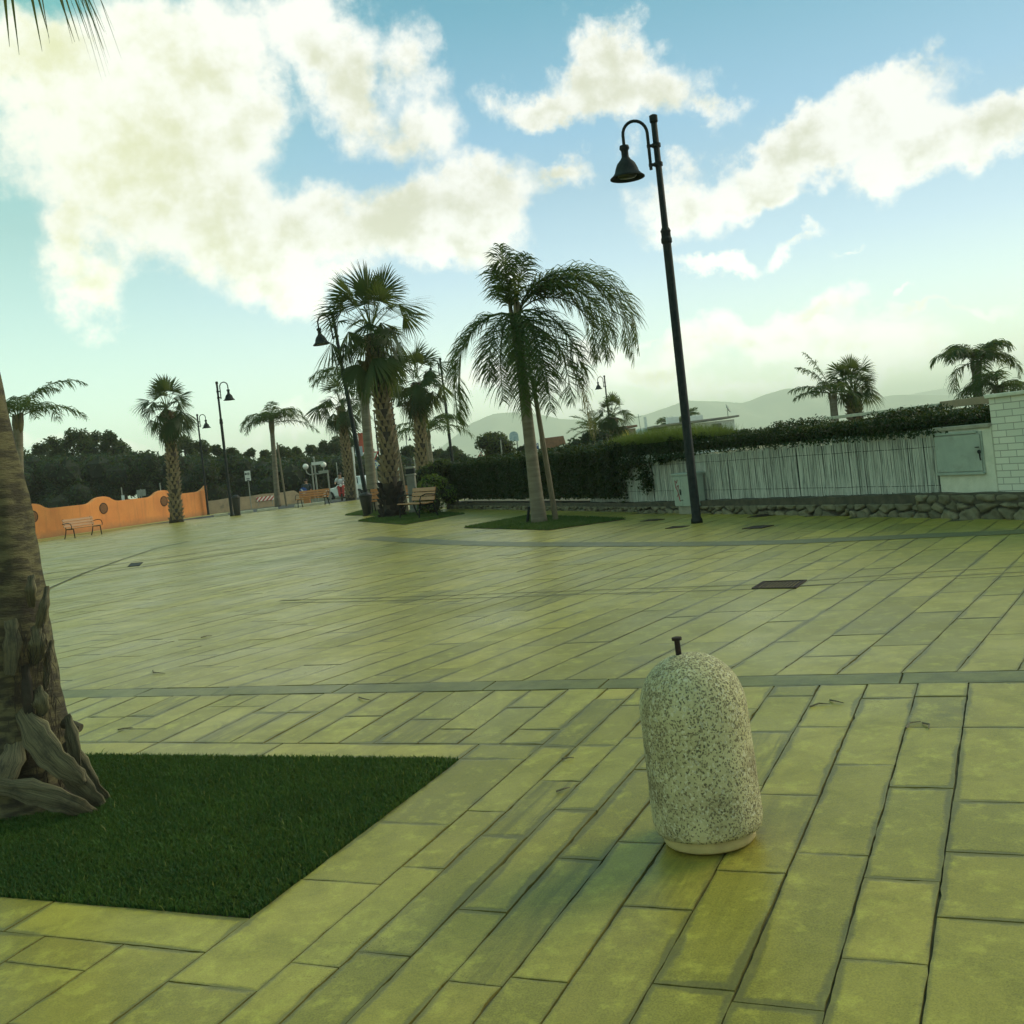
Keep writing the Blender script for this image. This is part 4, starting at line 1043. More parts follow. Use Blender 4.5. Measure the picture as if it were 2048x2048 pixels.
sd = [(s_of(1245, .9), .95, .35, .30, 420), (s_of(1285, .75), .74, .26, .24, 300), (s_of(1292, .55), .55, .14, .16, 110), (s_of(1270, 1.0), 1.05, .5, .14, 420), (s_of(1320, 1.05), 1.08, .4, .09, 300), (s_of(1350, 1.1), 1.10, .5, .06, 240), (s_of(1243, .4), .45, .14, .3, 130), (s_of(1232, .6), .62, .16, .3, 240)]
box_hedge('hedge', SH0, SH1, -1.25, .02, .30, 1.40, 900, .042, MT['leaf_hedge'], 'thick dark clipped hedge behind the big feather palm, spilling onto the cane fence', droop=sd)
box_hedge('hedge', SH1-.2, SP0-.05, -1.25, -.16, 1.155, 1.385, 2100, .026, MT['leaf_hedge'], 'long dark hedge growing over the top of the cane fence', ragged=.028, feather=shoots(s_of(1190, 1.4), s_of(1400, 1.4), -.9, -.2, 1.46, 9000, .36),
          droop=[(s_of(X, 1.1), 1.15, .35, .05, 90) for X in range(1400, 1870, 45)])
# ------------------------------------------------------------------ orange wall
OL = (OB-OA).length
def ow(s, n, z): return OA+OD*s+ON*n+Vector((0, 0, z))
def s_ow(X, z=1.2):
    a, b = -22, OL+1
    for _ in range(50):
        m = (a+b)/2
        if proj(ow(m, 0, z))[0] < X: a = m
        else: b = m
    return (a+b)/2
root = empty('orange_wall', OA, 0, 'long orange rendered garden wall with wavy top and round grilles', 'wall')
circ = [s_ow(203), s_ow(324), s_ow(62), s_ow(-75)]
circ.append(circ[3]-(circ[2]-circ[3]))
sW0 = s_ow(-150)
def otop(s):
    z = 1.41
    for c in circ:
        d = abs(s-c)
        if d < .55: z = max(z, 1.41+.30-.10*(d/.55)**2)
        elif d < 1.15: x = (d-.55)/.6; z = max(z, 1.41+.20*(1-x)**2)
    d = OL-s
    if d < .9: z = max(z, 1.41+.32*(1-d/.9)**2)
    return z
NW = 260; prof = [(sW0+(OL-sW0)*i/NW) for i in range(NW+1)]
vs = []; fs = []
for i, s in enumerate(prof):
    for n, z in ((.12, -.05), (.12, otop(s)-.015), (.10, otop(s)), (-.10, otop(s)), (-.12, otop(s)-.015), (-.12, -.05)): vs.append(ow(s, n, z)-OA)
for i in range(NW):
    for k in range(5): fs.append((i*6+k, (i+1)*6+k, (i+1)*6+k+1, i*6+k+1))
fs += [tuple(range(5, -1, -1)), tuple(NW*6+k for k in range(6))]
MB().add(vs, fs).build('wall', MT['orange'], root)
OR = Matrix(((OD.x, -ON.x, 0), (OD.y, -ON.y, 0), (0, 0, 1)))
for c in circ:
    m4 = Matrix.Translation(ow(c, .121, 1.10)-OA) @ Matrix(((OD.x, 0, ON.x, 0), (OD.y, 0, ON.y, 0), (0, 1, 0, 0), (0, 0, 0, 1)))
    g_ = MB(); g_.lathe([(.285, 0), (.285, .02), (.25, .025), (.24, .004), (.0, .004)], n=32); o = g_.build('round_grille', MT['rim_hole_dark'], root); o.matrix_local = m4  # dark disc inside the rim paints the shade of an open hole
    b_ = MB()
    for k in range(-3, 4):
        hl = math.sqrt(max(.01, .24**2-(k*.065)**2)); b_.box((k*.065, 0, .012), (.014, 2*hl, .012)); b_.box((0, k*.065, .0115), (2*hl, .014, .012))
    b_.build('grille_bars', MT['orange'], o)
# pale footway strip along it
pv = [ow(sW0, .14, .012), ow(OL+.6, .14, .012), ow(OL+.6, 1.25, .012), ow(sW0, 1.05, .012)]
MT['footway'] = surf('pale_footway', (.40, .36, .12, 1), (.32, .28, .09, 1), 5, .8)
structure(MB().add(pv+[p-Vector((0, 0, .05)) for p in pv], [(0, 1, 2, 3), (3, 2, 6, 7), (2, 1, 5, 6)]).build('footway', MT['footway']))
# ------------------------------------------------------------------ road, kerb, low wall
q = [RA-RD*34, RB+RD*30]
rv = [q[0]+RN*.1, q[1]+RN*.1, q[1]+RN*7.2, q[0]+RN*7.2]
structure(MB().add([(p.x, p.y, -.008) for p in rv], [(0, 1, 2, 3)]).build('road', MT['asphalt']))
for i, (x0, x1) in enumerate(((428, 456), (478, 506), (515, 556), (590, 650))):
    a, b = flat(x0, 1034-(x0-430)*.119), flat(x1, 1034-(x1-430)*.119); d = (b-a); c = (a+b)/2
    o = MB().bbox((0, 0, .07), (d.length, .28, .14), .015, rz=math.atan2(d.y, d.x)).build('kerb_stone', MT['kerb'], None, (c.x, c.y, 0))
    tag(o, ['pale kerb stone right of the orange wall end', 'pale kerb stone right of the round dark bin', 'pale kerb stone left of the leaning feather palm foot', 'pale kerb stone under the orange bench'][i], 'kerb', 'pale kerb stones along the road')
LA, LB = flat(380, 1033), flat(606, 1004)
d = LB-LA; root = empty('low_wall', LA, math.atan2(d.y, d.x), 'low stained beige wall across the road carrying a striped barrier plate', 'wall')
vs = []; n = 24
for i in range(n+1):
    x = d.length*i/n; h = .80+.02*math.sin(i*.9)-(.5 if i == n else .22 if i == n-1 else 0)
    vs += [(x, -.12, -.1), (x, -.12, h), (x, .12, h), (x, .12, -.1)]
MB().add(vs, [(i*4+k, i*4+4+k, i*4+5+k, i*4+1+k) for i in range(n) for k in range(3)]+[(0, 1, 2, 3), (n*4+3, n*4+2, n*4+1, n*4)]).build('wall', MT['beige'], root)
MT['stripes'] = None
def stripes():
    m, t, b, o = new_mat('striped_plate'); tc = t.new('ShaderNodeTexCoord').outputs['Object']
    s = t.new('ShaderNodeSeparateXYZ'); t.l.new(tc, s.inputs[0])
    w = t.math('FRACT', t.math('MULTIPLY', t.math('ADD', s.outputs[0], t.math('MULTIPLY', s.outputs[2], -1.2)), 3.4))
    t.put(b, 'Base Color', t.mix(t.math('GREATER_THAN', w, .5), (.60, .58, .5, 1), (.33, .03, .03, 1))); t.put(b, 'Roughness', .5); return m
MT['stripes'] = stripes()
i0 = .57*d.length
r2 = empty('barrier_plate', LA+d*.66+Vector((0, -.2, .5)), math.atan2(d.y, d.x), 'red and white diagonally striped barrier plate on the low beige wall', 'barrier')
MB().bbox((0, 0, .02), (1.25, .03, .26), .004).build('plate', MT['stripes'], r2)
for s in (-.5, .5): MB().box((s, .03, -.1), (.05, .04, .6)).build('bracket', MT['galv'], r2)
# white planter by the bench
p = flat(900, 1014); k = p.y/F
r = empty('planter', p, 0, 'white rendered planter box at the left end of the dark hedge', 'planter')
MB().bbox((0, 0, 13*k), (20*k, 20*k, 26*k), .02).build('body', MT['stucco'], r); MB().box((0, 0, 26*k+.003), (17*k, 17*k, .01)).build('soil', MT['soil'], r)
# orange waste box under the bench
p = flat(615, 1009); r = empty('waste_box', p, 0, 'small orange box standing behind the orange bench', 'box'); MB().bbox((0, 0, .19), (.36, .26, .38), .02).build('body', MT['wood_orange'], r); MB().bbox((0, 0, .40), (.39, .29, .04), .01).build('lid', MT['wood_orange'], r)
# ------------------------------------------------------------------ palms
UP = Vector((0, 0, 1))
class Ribbon:
    def __init__(s): s.V = []; s.T = []; s.D = []; s.DT = []
def quadstrip(V, T, pts, ws, side):
    n0 = len(V)
    for p, w in zip(pts, ws): V.append(p-side*w); V.append(p+side*w)
    for i in range(len(pts)-1):
        a = n0+2*i; T.append((a, a+1, a+3)); T.append((a, a+3, a+2))
def fan_frond(V, T, o, d, Lp, R, nseg=26, droop=.18, spread=105, fold=.30, pw=.022, roll=0.0, tilt=0.0):
    d = d.normalized(); side = d.cross(UP)
    if side.length < .05: side = Vector((1, 0, 0))
    side.normalize(); nrm = side.cross(d).normalized()
    if roll: q = Matrix.Rotation(roll, 3, d); side = q @ side; nrm = q @ nrm
    sag = .10*Lp
    c = o+d*Lp-UP*sag*.4
    quadstrip(V, T, [o, o+d*Lp*.5+UP*sag*.1, c], [pw, pw*.8, pw*.6], side)
    if tilt: q = Matrix.Rotation(-tilt, 3, side); d = q @ d; nrm = q @ nrm
    da = 2*spread/nseg
    for i in range(nseg):
        a = math.radians(-spread+da*(i+.5)); ca, sa = math.cos(a), math.sin(a)
        dr = (d*ca+side*sa+nrm*(-fold*abs(sa)+.04*(1 if i % 2 else -1))).normalized()
        Rr = R*(.78+.22*ca)*random.uniform(.9, 1.06)
        sd_ = (side*ca-d*sa).normalized(); hw = .52*Rr*math.tan(math.radians(da/2))*1.12
        p1 = c+dr*Rr*.30-UP*droop*Rr*.04; p2 = c+dr*Rr*.56-UP*droop*Rr*.16; p3 = c+dr*Rr*.80-UP*droop*Rr*.42; p4 = c+dr*Rr*random.uniform(.94, 1.0)-UP*droop*Rr*random.uniform(.75, 1.15)
        quadstrip(V, T, [c+dr*.02, p1, p2, p3, p4], [.004, hw*.55, hw*.92, hw*.42, hw*.05], sd_)
def fan_crown(name, c, R, n, parent, seed, Lp=.60, el_lo=-62, el_hi=88, nseg=26, extra=(), droop=.2, mat='fan_leaf', pw=.022):
    random.seed(seed); V = []; T = []
    for i in range(n):
        f = (i+.5)/n; el = el_hi+(el_lo-el_hi)*f**.92; az = i*137.508+random.uniform(-25, 25)
        e, a = math.radians(el+random.uniform(-10, 10)), math.radians(az)
        d = Vector((math.cos(e)*math.cos(a), math.cos(e)*math.sin(a), math.sin(e)))
        o = c+UP*(.30-.55*f)*R*.45+Vector((math.cos(a), math.sin(a), 0))*.07
        k = random.uniform(.80, 1.10)
        k *= random.choice((1, 1, 1, .85, 1.12)); fan_frond(V, T, o, d, Lp*R*k*random.uniform(.75, 1.15), R*.58*k, nseg, droop=droop*(.5+f*1.5), fold=random.uniform(.35, .8), pw=pw, roll=random.gauss(0, .55), spread=random.uniform(70, 100), tilt=math.radians(random.uniform(0, 18)+24*max(0, math.cos(math.radians(el)))**2*(1 if el > -30 else .2)))
    for (az, el, Lk) in extra:
        e, a = math.radians(el), math.radians(az); d = Vector((math.cos(e)*math.cos(a), math.cos(e)*math.sin(a), math.sin(e)))
        fan_frond(V, T, c, d, Lp*R*Lk, R*.7, nseg, droop=.1, fold=.8, roll=.9, spread=60)
    V = [v-parent.location for v in V]
    return np_mesh_obj(name, [v[:] for v in V], T, MT[mat], parent)
def skirt(c, R, n, parent, seed, ln=1.0):
    random.seed(seed); V = []; T = []
    for i in range(n):
        a = i*2.399+random.uniform(-.3, .3); e = math.radians(random.uniform(-86, -58))
        d = Vector((math.cos(e)*math.cos(a), math.cos(e)*math.sin(a), math.sin(e)))
        fan_frond(V, T, c-UP*random.uniform(0, .35)*R*.5, d, R*.35*ln, R*.62*ln*random.uniform(.7, 1.1), 16, droop=.25, spread=70, fold=.7)
    return np_mesh_obj('dry_skirt', [(v-parent.location)[:] for v in V], T, MT['fan_dry'], parent)
def spine(base, top, bow, n=14):
    pts = []
    for i in range(n+1):
        f = i/n; p = base.lerp(top, f)+Vector((bow*math.sin(f*PI), 0, 0)); pts.append(p)
    return pts
def boots(parent, base, top, r0, r1, bow=0, dz=.16, nb=9, h=.26, out=.06, mat='f_trunk', f0=.04, f1=1.0, seed=1, name='leaf_boots'):
    random.seed(seed); L = (top-base).length; mb = MB(); rows = int(L*(f1-f0)/dz)
    for i in range(rows):
        f = f0+(f1-f0)*i/rows; c = base.lerp(top, f)+Vector((bow*math.sin(f*PI), 0, 0)); r = r0+(r1-r0)*f**.7
        for k in range(nb):
            if random.random() < .08: continue
            a = 2*PI*(k+.5*(i % 2))/nb+random.uniform(-.09, .09)
            e = Vector((math.cos(a), math.sin(a), 0)); tn = Vector((-math.sin(a), math.cos(a), 0))
            w = r*2*PI/nb*.46*random.uniform(.75, 1.15); o_ = out*random.uniform(.9, 1.7); hh = h*random.uniform(.75, 1.1); sk = random.uniform(-.35, .35)*w
            b0 = c+e*(r*.93)-UP*hh*.35; t0 = c+e*(r+o_)+UP*hh*.5+tn*sk
            tw = w*.30
            vs = [b0-tn*w, b0+tn*w, c+e*(r+o_*.55)+tn*w*.8+UP*hh*.1, t0+tn*tw, t0-tn*tw, c+e*(r+o_*.55)-tn*w*.8+UP*hh*.1,
                  c+e*(r*.9)+tn*tw+UP*hh*.38, c+e*(r*.9)-tn*tw+UP*hh*.38]
            mb.add([v-parent.location for v in vs], [(0, 1, 2, 5), (5, 2, 3, 4), (4, 3, 6, 7), (2, 1, 6, 3), (0, 5, 4, 7)])
    return mb.build(name, MT[mat], parent)
def fan_palm(base, top, R, r0, r1, label, seed, n=42, bow=0, nseg=26, flare=1.3, nb=9, dz=.16, group='fan palms', char=False, sk=10, extra=(), el_lo=-62, pw=.022, name='fan_palm', Lp=.60):
    root = empty(name, base, 0, label, 'palm tree', group)
    pts = spine(base-UP*.05, top, bow, 18); rs = []
    for i in range(len(pts)):
        f = i/(len(pts)-1); rs.append((r0+(r1-r0)*f**.7)*(1+(flare-1)*math.exp(-f*16)))
    tr = MB().tube([p-root.location for p in pts], [r*.95 for r in rs], 16).build('trunk', MT['f_core'], root, smooth=True)
    L = (top-base).length
    b_ = boots(root, base, top, r0, r1, bow, dz, nb, dz*1.55, r0*.30, seed=seed, f0=.20 if char else .03)
    b_.parent = tr
    if char:
        cb = boots(root, base, top, r0*flare*1.02, r1, bow, dz*.9, nb, dz*1.5, r0*.22, 'char', 0.0, .20, seed+3, 'charred_boots'); cb.parent = tr
    fan_crown('crown', top+UP*.05*R, R, n, root, seed, nseg=nseg, extra=extra, el_lo=el_lo, pw=pw, Lp=Lp)
    if sk: skirt(top+UP*.05*R, R, sk, root, seed+9)
    return root
def topx(X, Y, D): return at(X, Y, D)
fb = flat(785, 1034); D = fb.y
fan_palm(fb, topx(743, 668, D), 1.75, .27, .20, 'tallest fan palm with a charred trunk foot standing on a small lawn square', 4, 46, .10, 28, 1.45, 9, .17, char=True, sk=12, extra=((40, 68, 1.3), (150, 66, 1.2), (90, 86, 1.2)), el_lo=-62)
fb = flat(353, 1045); D = fb.y
fan_palm(fb, topx(334, 822, D), 1.55, .30, .22, 'short fan palm with thick scaly trunk in front of the orange wall', 5, 46, .05, 24, 1.35, 8, .2, sk=10, el_lo=-70)
fb = flat(702, 1000); D = fb.y
fan_palm(fb, topx(680, 812, D), 1.55, .26, .19, 'smaller fan palm with a leaning stake, between globe lamp and the mid street lamp', 8, 34, .05, 22, 1.3, 8, .2, sk=9, el_lo=-68)
D = 47; fb = Vector((at(846, 985, D).x, D, 0))
fan_palm(fb, topx(832, 765, D), 1.55, .28, .20, 'fan palm with brown hanging leaves right behind the tallest one', 12, 48, .05, 24, 1.2, 8, .2, sk=18, extra=((300, 80, 1.3),), el_lo=-75)
# shrubby fan palms behind the hedge
D = 40; fb = Vector((at(1715, 905, D).x, D, 0))
fan_palm(fb, topx(1706, 785, D), 1.12, .24, .26, 'squat fan palm with a flat-topped crown over the long hedge', 21, 40, 0, 24, 1.0, 8, .14, sk=0, el_lo=4, group='palms behind the hedge', Lp=.60)
D = 52; fb = Vector((at(1228, 985, D).x, D, 0))
fan_palm(fb, topx(1224, 836, D), .98, .28, .24, 'small bushy fan palm behind the hedge under the slim far lamp', 23, 44, 0, 20, 1.0, 8, .16, sk=8, el_lo=-75, group='palms behind the hedge')
# feather palms
def feather_frond(V, T, SV, ST, o, az, el0, L, bend, nl=46, leaf=.48, droop=.75, wv=.014, pw=1.35, az2=0.0, comb=False):
    a = math.radians(az); n = 26; p = Vector(o); path = [p.copy()]; tans = []
    for i in range(n):
        f = (i+.5)/n; el = math.radians(max(-87, el0-bend*f**pw)); aa = a+math.radians(az2)*f
        t = Vector((math.cos(el)*math.cos(aa), math.cos(el)*math.sin(aa), math.sin(el))); p = p+t*L/n; path.append(p.copy()); tans.append(t)
    sd0 = Vector((-math.sin(a), math.cos(a), 0))
    quadstrip(SV, ST, path[::2], [.030*(1-.85*i/(len(path[::2])-1)) for i in range(len(path[::2]))], sd0)
    quadstrip(SV, ST, path[::2], [.022*(1-.85*i/(len(path[::2])-1)) for i in range(len(path[::2]))], UP)
    for j in range(nl):
        f = .12+.88*(j+random.random()*.6)/nl; k = min(n-1, int(f*n)); t = tans[k]; b = path[k].lerp(path[k+1], f*n-k if f*n-k < 1 else 1)
        sd_ = t.cross(UP); 
        if sd_.length < .1: sd_ = sd0.copy()
        sd_.normalize(); nr = sd_.cross(t).normalized()
        ll = leaf*(.55+.75*math.sin(min(1, f*1.05)*PI)**.6)*random.uniform(.8, 1.15)
        if f > .9: ll *= .75
        for s in (-1, 1):
            d = (sd_*s*random.uniform(.55, 1.0)+t*random.uniform(.35, .8)+nr*random.uniform(-.2, .45)).normalized()
            if comb: d = (sd_*s*random.uniform(.62, .8)+t*random.uniform(.50, .68)+nr*(random.choice((-.05, .30, .55))+random.uniform(-.06, .06))).normalized()
            p1 = b+d*ll*.4-UP*droop*ll*.06; d2 = (d-UP*droop*random.uniform(.6, 1.2)).normalized(); p2 = p1+d2*ll*.35
            d3 = (d2-UP*droop*random.uniform(.6, 1.4)).normalized(); p3 = p2+d3*ll*.35
            wd = (t*.8+nr*random.uniform(-.6, .6)).normalized()
            quadstrip(V, T, [b, p1, p2, p3], [wv*.6, wv, wv*.75, wv*.12], wd)
def feather_palm(base, top, fr, r0, r1, label, seed, bow=0, group='feather palms', leaf=.48, nl=46, droop=.75, wv=.014, sheath=1.0, name='feather_palm', flare=1.25, dead=(), comb=False):
    random.seed(seed)
    root = empty(name, base, 0, label, 'palm tree', group)
    pts = spine(base-UP*.05, top, bow, 18); n = len(pts)
    rs = [(r0+(r1-r0)*(i/(n-1)))*(1+(flare-1)*math.exp(-(i/(n-1))*9)) for i in range(n)]
    MB().tube([p-root.location for p in pts], rs, 16).build('trunk', MT['q_trunk'], root, smooth=True)
    # leaf sheaths wrapped round the top of the trunk
    mb = MB(); ax = (pts[-1]-pts[-4]).normalized()
    for k in range(6):
        a = k*2.4; e = Vector((math.cos(a), math.sin(a), 0)); h = sheath*random.uniform(.5, .9)
        mb.tube([top-ax*h*.75+e*r1*.5-root.location, top-ax*h*.2+e*r1*.75-root.location, top+ax*h*.25+e*r1*1.0-root.location], [r1*.45, r1*.6, r1*.25], 8)
    mb.build('leaf_sheath', MT['sheath'], root, smooth=True)
    V = []; T = []; SV = []; ST = []
    for f in fr:
        az, el, L, bend = f[:4]; az2 = f[4] if len(f) > 4 else 0; pw = f[5] if len(f) > 5 else 1.35
        feather_frond(V, T, SV, ST, top+Vector((math.cos(math.radians(az))*.06, math.sin(math.radians(az))*.06, .05)), az, el, L, bend, nl, leaf, droop, wv, az2=az2, comb=comb, pw=pw)
    n0 = len(V); V += SV; T += [tuple(i+n0 for i in t) for t in ST]
    np_mesh_obj('crown', [(v-root.location)[:] for v in V], T, MT['queen_leaf'], root)
    if dead:
        V = []; T = []; SV = []; ST = []
        for az, el, L, bend in dead: feather_frond(V, T, SV, ST, top-UP*.15, az, el, L, bend, 44, leaf*.7, 1.3, wv, pw=.28)
        n0 = len(V); V += SV; T += [tuple(i+n0 for i in t) for t in ST]
        np_mesh_obj('dead_frond', [(v-root.location)[:] for v in V], T, MT['fan_dry'], root)
    return root
# the big wind-blown feather palm
fb = flat(1079, 1047); D = fb.y
fr = [(2, 68, 3.7, 185, 0, .95), (-12, 62, 3.8, 180, 0, .95), (14, 64, 3.3, 185, 0, .95), (-22, 64, 3.2, 190, 0, .9), (22, 70, 3.1, 195, 0, .9), (-6, 72, 4.0, 188, 0, .95), (8, 54, 2.7, 175, 0, .9), (4, 78, 3.5, 200, 0, .95),
      (180, 48, 3.0, 165, 0, .50), (188, 40, 3.1, 150, 0, .50),
      (245, 84, 2.3, 176, 0, .22), (268, 84, 2.7, 176, 0, .22), (290, 84, 2.8, 176, 0, .24), (312, 84, 2.7, 176, 0, .26), (335, 82, 2.4, 172, 0, .30), (280, 70, 2.2, 160, 0, .20), (300, 60, 2.0, 150, 0, .2), (225, 80, 1.8, 170, 0, .25), (90, 70, 1.8, 160, 0, .3),
      (150, 88, 1.5, 8), (330, 84, 1.25, 25), (200, 80, 1.1, 20)]
feather_palm(fb, topx(1031, 634, D), fr, .14, .10, 'big wind-blown feather palm with drooping fronds on its own lawn square', 31, bow=0, leaf=.50, nl=96, droop=.62, wv=.012, sheath=2.4, flare=1.3, comb=True,
             dead=((330, 50, 3.3, 140), (350, 40, 3.0, 130)))
def spread(seed, n, L, el=(15, 75), bend=(90, 150), bias=None):
    random.seed(seed); out = []
    for i in range(n):
        az = i*137.5+random.uniform(-20, 20); out.append((az, random.uniform(*el), L*random.uniform(.8, 1.1), random.uniform(*bend)))
    return out
fb = flat(556, 1013); D = fb.y
feather_palm(fb, topx(543, 848, D), [(180, 45, 2.3, 130), (195, 60, 2.2, 150), (165, 30, 2.1, 110), (10, 62, 2.4, 130), (-5, 35, 2.5, 95), (0, 8, 3.0, 60), (20, 75, 2.0, 150), (250, 60, 1.9, 150), (280, 70, 1.8, 160), (90, 60, 2, 150), (120, 70, 2, 140), (330, 65, 2.2, 150), (215, 40, 1.9, 130), (60, 55, 2.1, 120), (90, 85, 1.5, 40)], .17, .13,
             'leaning feather palm with a pale split trunk behind the left street lamp', 33, bow=0, nl=40, wv=.02, leaf=.5, sheath=1.2)
fb = flat(748, 1022); D = fb.y
feather_palm(fb, topx(726, 768, D), [(180, 50, 2.2, 95), (190, 38, 2.0, 85), (170, 62, 2.0, 120), (240, 50, 1.7, 130), (300, 55, 1.6, 130), (0, 55, 1.9, 130), (60, 60, 1.9, 130), (120, 60, 1.8, 120), (20, 30, 1.6, 110)], .20, .16,
             'feather palm with bare split trunk just left of the tallest fan palm', 35, nl=40, wv=.016, sheath=1.6)
D = 52; fb = Vector((at(868, 985, D).x, D, 0))
feather_palm(fb, topx(853, 868, D), [(180, 55, 2.1, 120), (165, 30, 2.0, 80), (0, 50, 2.4, 110), (10, 25, 2.6, 90), (-10, 65, 2.3, 130), (270, 60, 1.8, 150), (90, 60, 2, 130), (310, 45, 2.2, 120), (220, 45, 1.9, 130), (40, 70, 2, 130), (0, 75, 1.8, 120)], .2, .15,
             'pale feather palm with thin arching fronds low behind the brown leaved fan palm', 37, nl=36, wv=.018, sheath=.8)
# left edge feather palm, right hand palms
D = 38; fb = Vector((at(34, 1075, D).x, D, 0))
feather_palm(fb, topx(36, 838, D), [(15, 62, 2.9, 92), (0, 25, 2.6, 75), (-20, 40, 2.2, 120), (180, 50, 2.2, 120), (200, 25, 2, 90), (270, 60, 1.8, 140), (90, 60, 2, 140), (140, 60, 2, 130), (235, 45, 2, 130), (40, 75, 2, 100), (300, 65, 2, 140)], .22, .16,
             'feather palm at the left edge with two long fronds reaching right', 41, nl=44, wv=.018, sheath=1.1)
D = 39; fb = Vector((at(1676, 905, D).x, D, 0))
feather_palm(fb, topx(1665, 790, D), [(178, 35, 1.6, 60), (185, 20, 1.5, 55), (175, 78, 1.9, 35), (160, 70, 1.7, 60), (20, 60, 1.4, 90), (270, 50, 1.3, 120), (90, 60, 1.4, 110), (0, -10, 1.2, 70), (330, 20, 1.1, 110), (220, 45, 1.3, 110)], .16, .13,
             'thin feather palm leaning against the squat fan palm over the long hedge', 43, nl=40, wv=.015, leaf=.34, sheath=.4, group='palms behind the hedge')
D = 36; fb = Vector((at(1962, 885, D).x, D, 0))
feather_palm(fb, topx(1952, 728, D), spread(45, 15, 1.7, (0, 80), (110, 160)), .18, .15, 'bushy feather palm over the hedge at the right edge', 45, nl=46, wv=.018, leaf=.42, sheath=.7, group='palms behind the hedge')
D = 35; fb = Vector((at(2000, 885, D).x, D, 0))
feather_palm(fb, topx(1996, 775, D), spread(46, 13, 1.6, (0, 70), (90, 150)), .16, .14, 'lower feather palm at the right edge beside the bushy one', 46, nl=42, wv=.018, leaf=.4, sheath=.4, group='palms behind the hedge')
# date palms (stiff fronds)
D = 53; fb = Vector((at(1192, 985, D).x, D, 0))
feather_palm(fb, topx(1192, 862, D), [(180, 25, 1.5, 60), (170, 60, 1.5, 60), (150, 75, 1.4, 40), (190, 5, 1.3, 50), (10, 60, 1.3, 60), (90, 70, 1.4, 50), (270, 60, 1.2, 70), (230, 40, 1.3, 70), (130, 45, 1.4, 60)], .16, .14, 'small stiff-fronded palm left of the bushy fan palm behind the hedge', 51, nl=36, wv=.016, leaf=.26, droop=.15, sheath=.3, group='palms behind the hedge', name='date_palm')
D = 92; fb = Vector((at(1368, 985, D).x, D, 0))
feather_palm(fb, topx(1362, 850, D), spread(53, 13, 2.2, (5, 75), (45, 75)), .3, .25, 'stiff-fronded palm sticking up behind the white house roof', 53, nl=36, wv=.045, leaf=.5, droop=.15, sheath=.4, group='palms behind the hedge', name='date_palm')
# stakes
for a, b, lb in (((1112, 1042), (1064, 752), 'tall wooden stake leaning on the big feather palm'), ((573, 1012), (554, 885), 'wooden stake leaning on the leaning feather palm'), ((712, 999), (703, 905), 'wooden stake beside the smaller fan palm'),
               ((815, 1025), (790, 860), 'long brown stake leaning right of the tallest fan palm'), ((868, 985), (852, 880), 'stake behind the brown leaved fan palm')):
    p = flat(*a); 
    if p.y > 48: p = Vector((at(a[0], a[1], 46).x, 46, 0)) if '868' in str(a) else p
    q = at(b[0], b[1], p.y); o = MB().tube([(0, 0, -.05), tuple((q-p)*.5), tuple(q-p)], [.06, .055, .045], 8).build('tree_stake', MT['stake'], None, p); tag(o, lb, 'stake', 'wooden stakes beside the palms')
p = flat(1054, 1048); q = at(1058, 1013, p.y); o = MB().tube([(0, 0, -.05), tuple(q-p)], [.035, .03], 8).build('short_post', MT['iron'], None, p); tag(o, 'short dark stake at the left foot of the big feather palm', 'stake')
# ------------------------------------------------------------------ near palm trunk at the left edge
nb_ = gp(60, 1600); D = nb_.y; K = D/F
root = empty('fan_palm', nb_, 0, 'thick near fan palm trunk with peeling sheaths on the left lawn bed', 'palm tree', 'fan palms')
top = at(-330, -560, D)
prof = [(1620, 66, 112), (1560, 60, 96), (1500, 52, 92), (1440, 44, 86), (1380, 36, 80), (1300, 28, 75), (1200, 18, 67), (1100, 7, 62), (1000, -6, 58), (800, -50, 54), (500, -115, 50), (-560, -330, 46)]
yy = np.concatenate([np.linspace(1620, 1000, 60), np.linspace(990, -560, 40)]); pr_y = [p[0] for p in prof][::-1]
pts = [at(float(np.interp(y, pr_y, [p[1] for p in prof][::-1])), float(y), D)-nb_ for y in yy]; rs = [float(np.interp(y, pr_y, [p[2] for p in prof][::-1]))*K for y in yy]
tr = MB().tube(pts, rs, 28).build('trunk', MT['near_bark'], root, smooth=True)
for v in tr.data.vertices:
    a = math.atan2(v.co.y-pts[0].y, v.co.x-pts[0].x); f = 1+.05*math.sin(a*5+v.co.z*4)+.03*math.sin(a*11-v.co.z*9)+.02*math.sin(a*17+v.co.z*23)
    v.co.x = pts[0].x+(v.co.x-pts[0].x)*f; v.co.y *= f
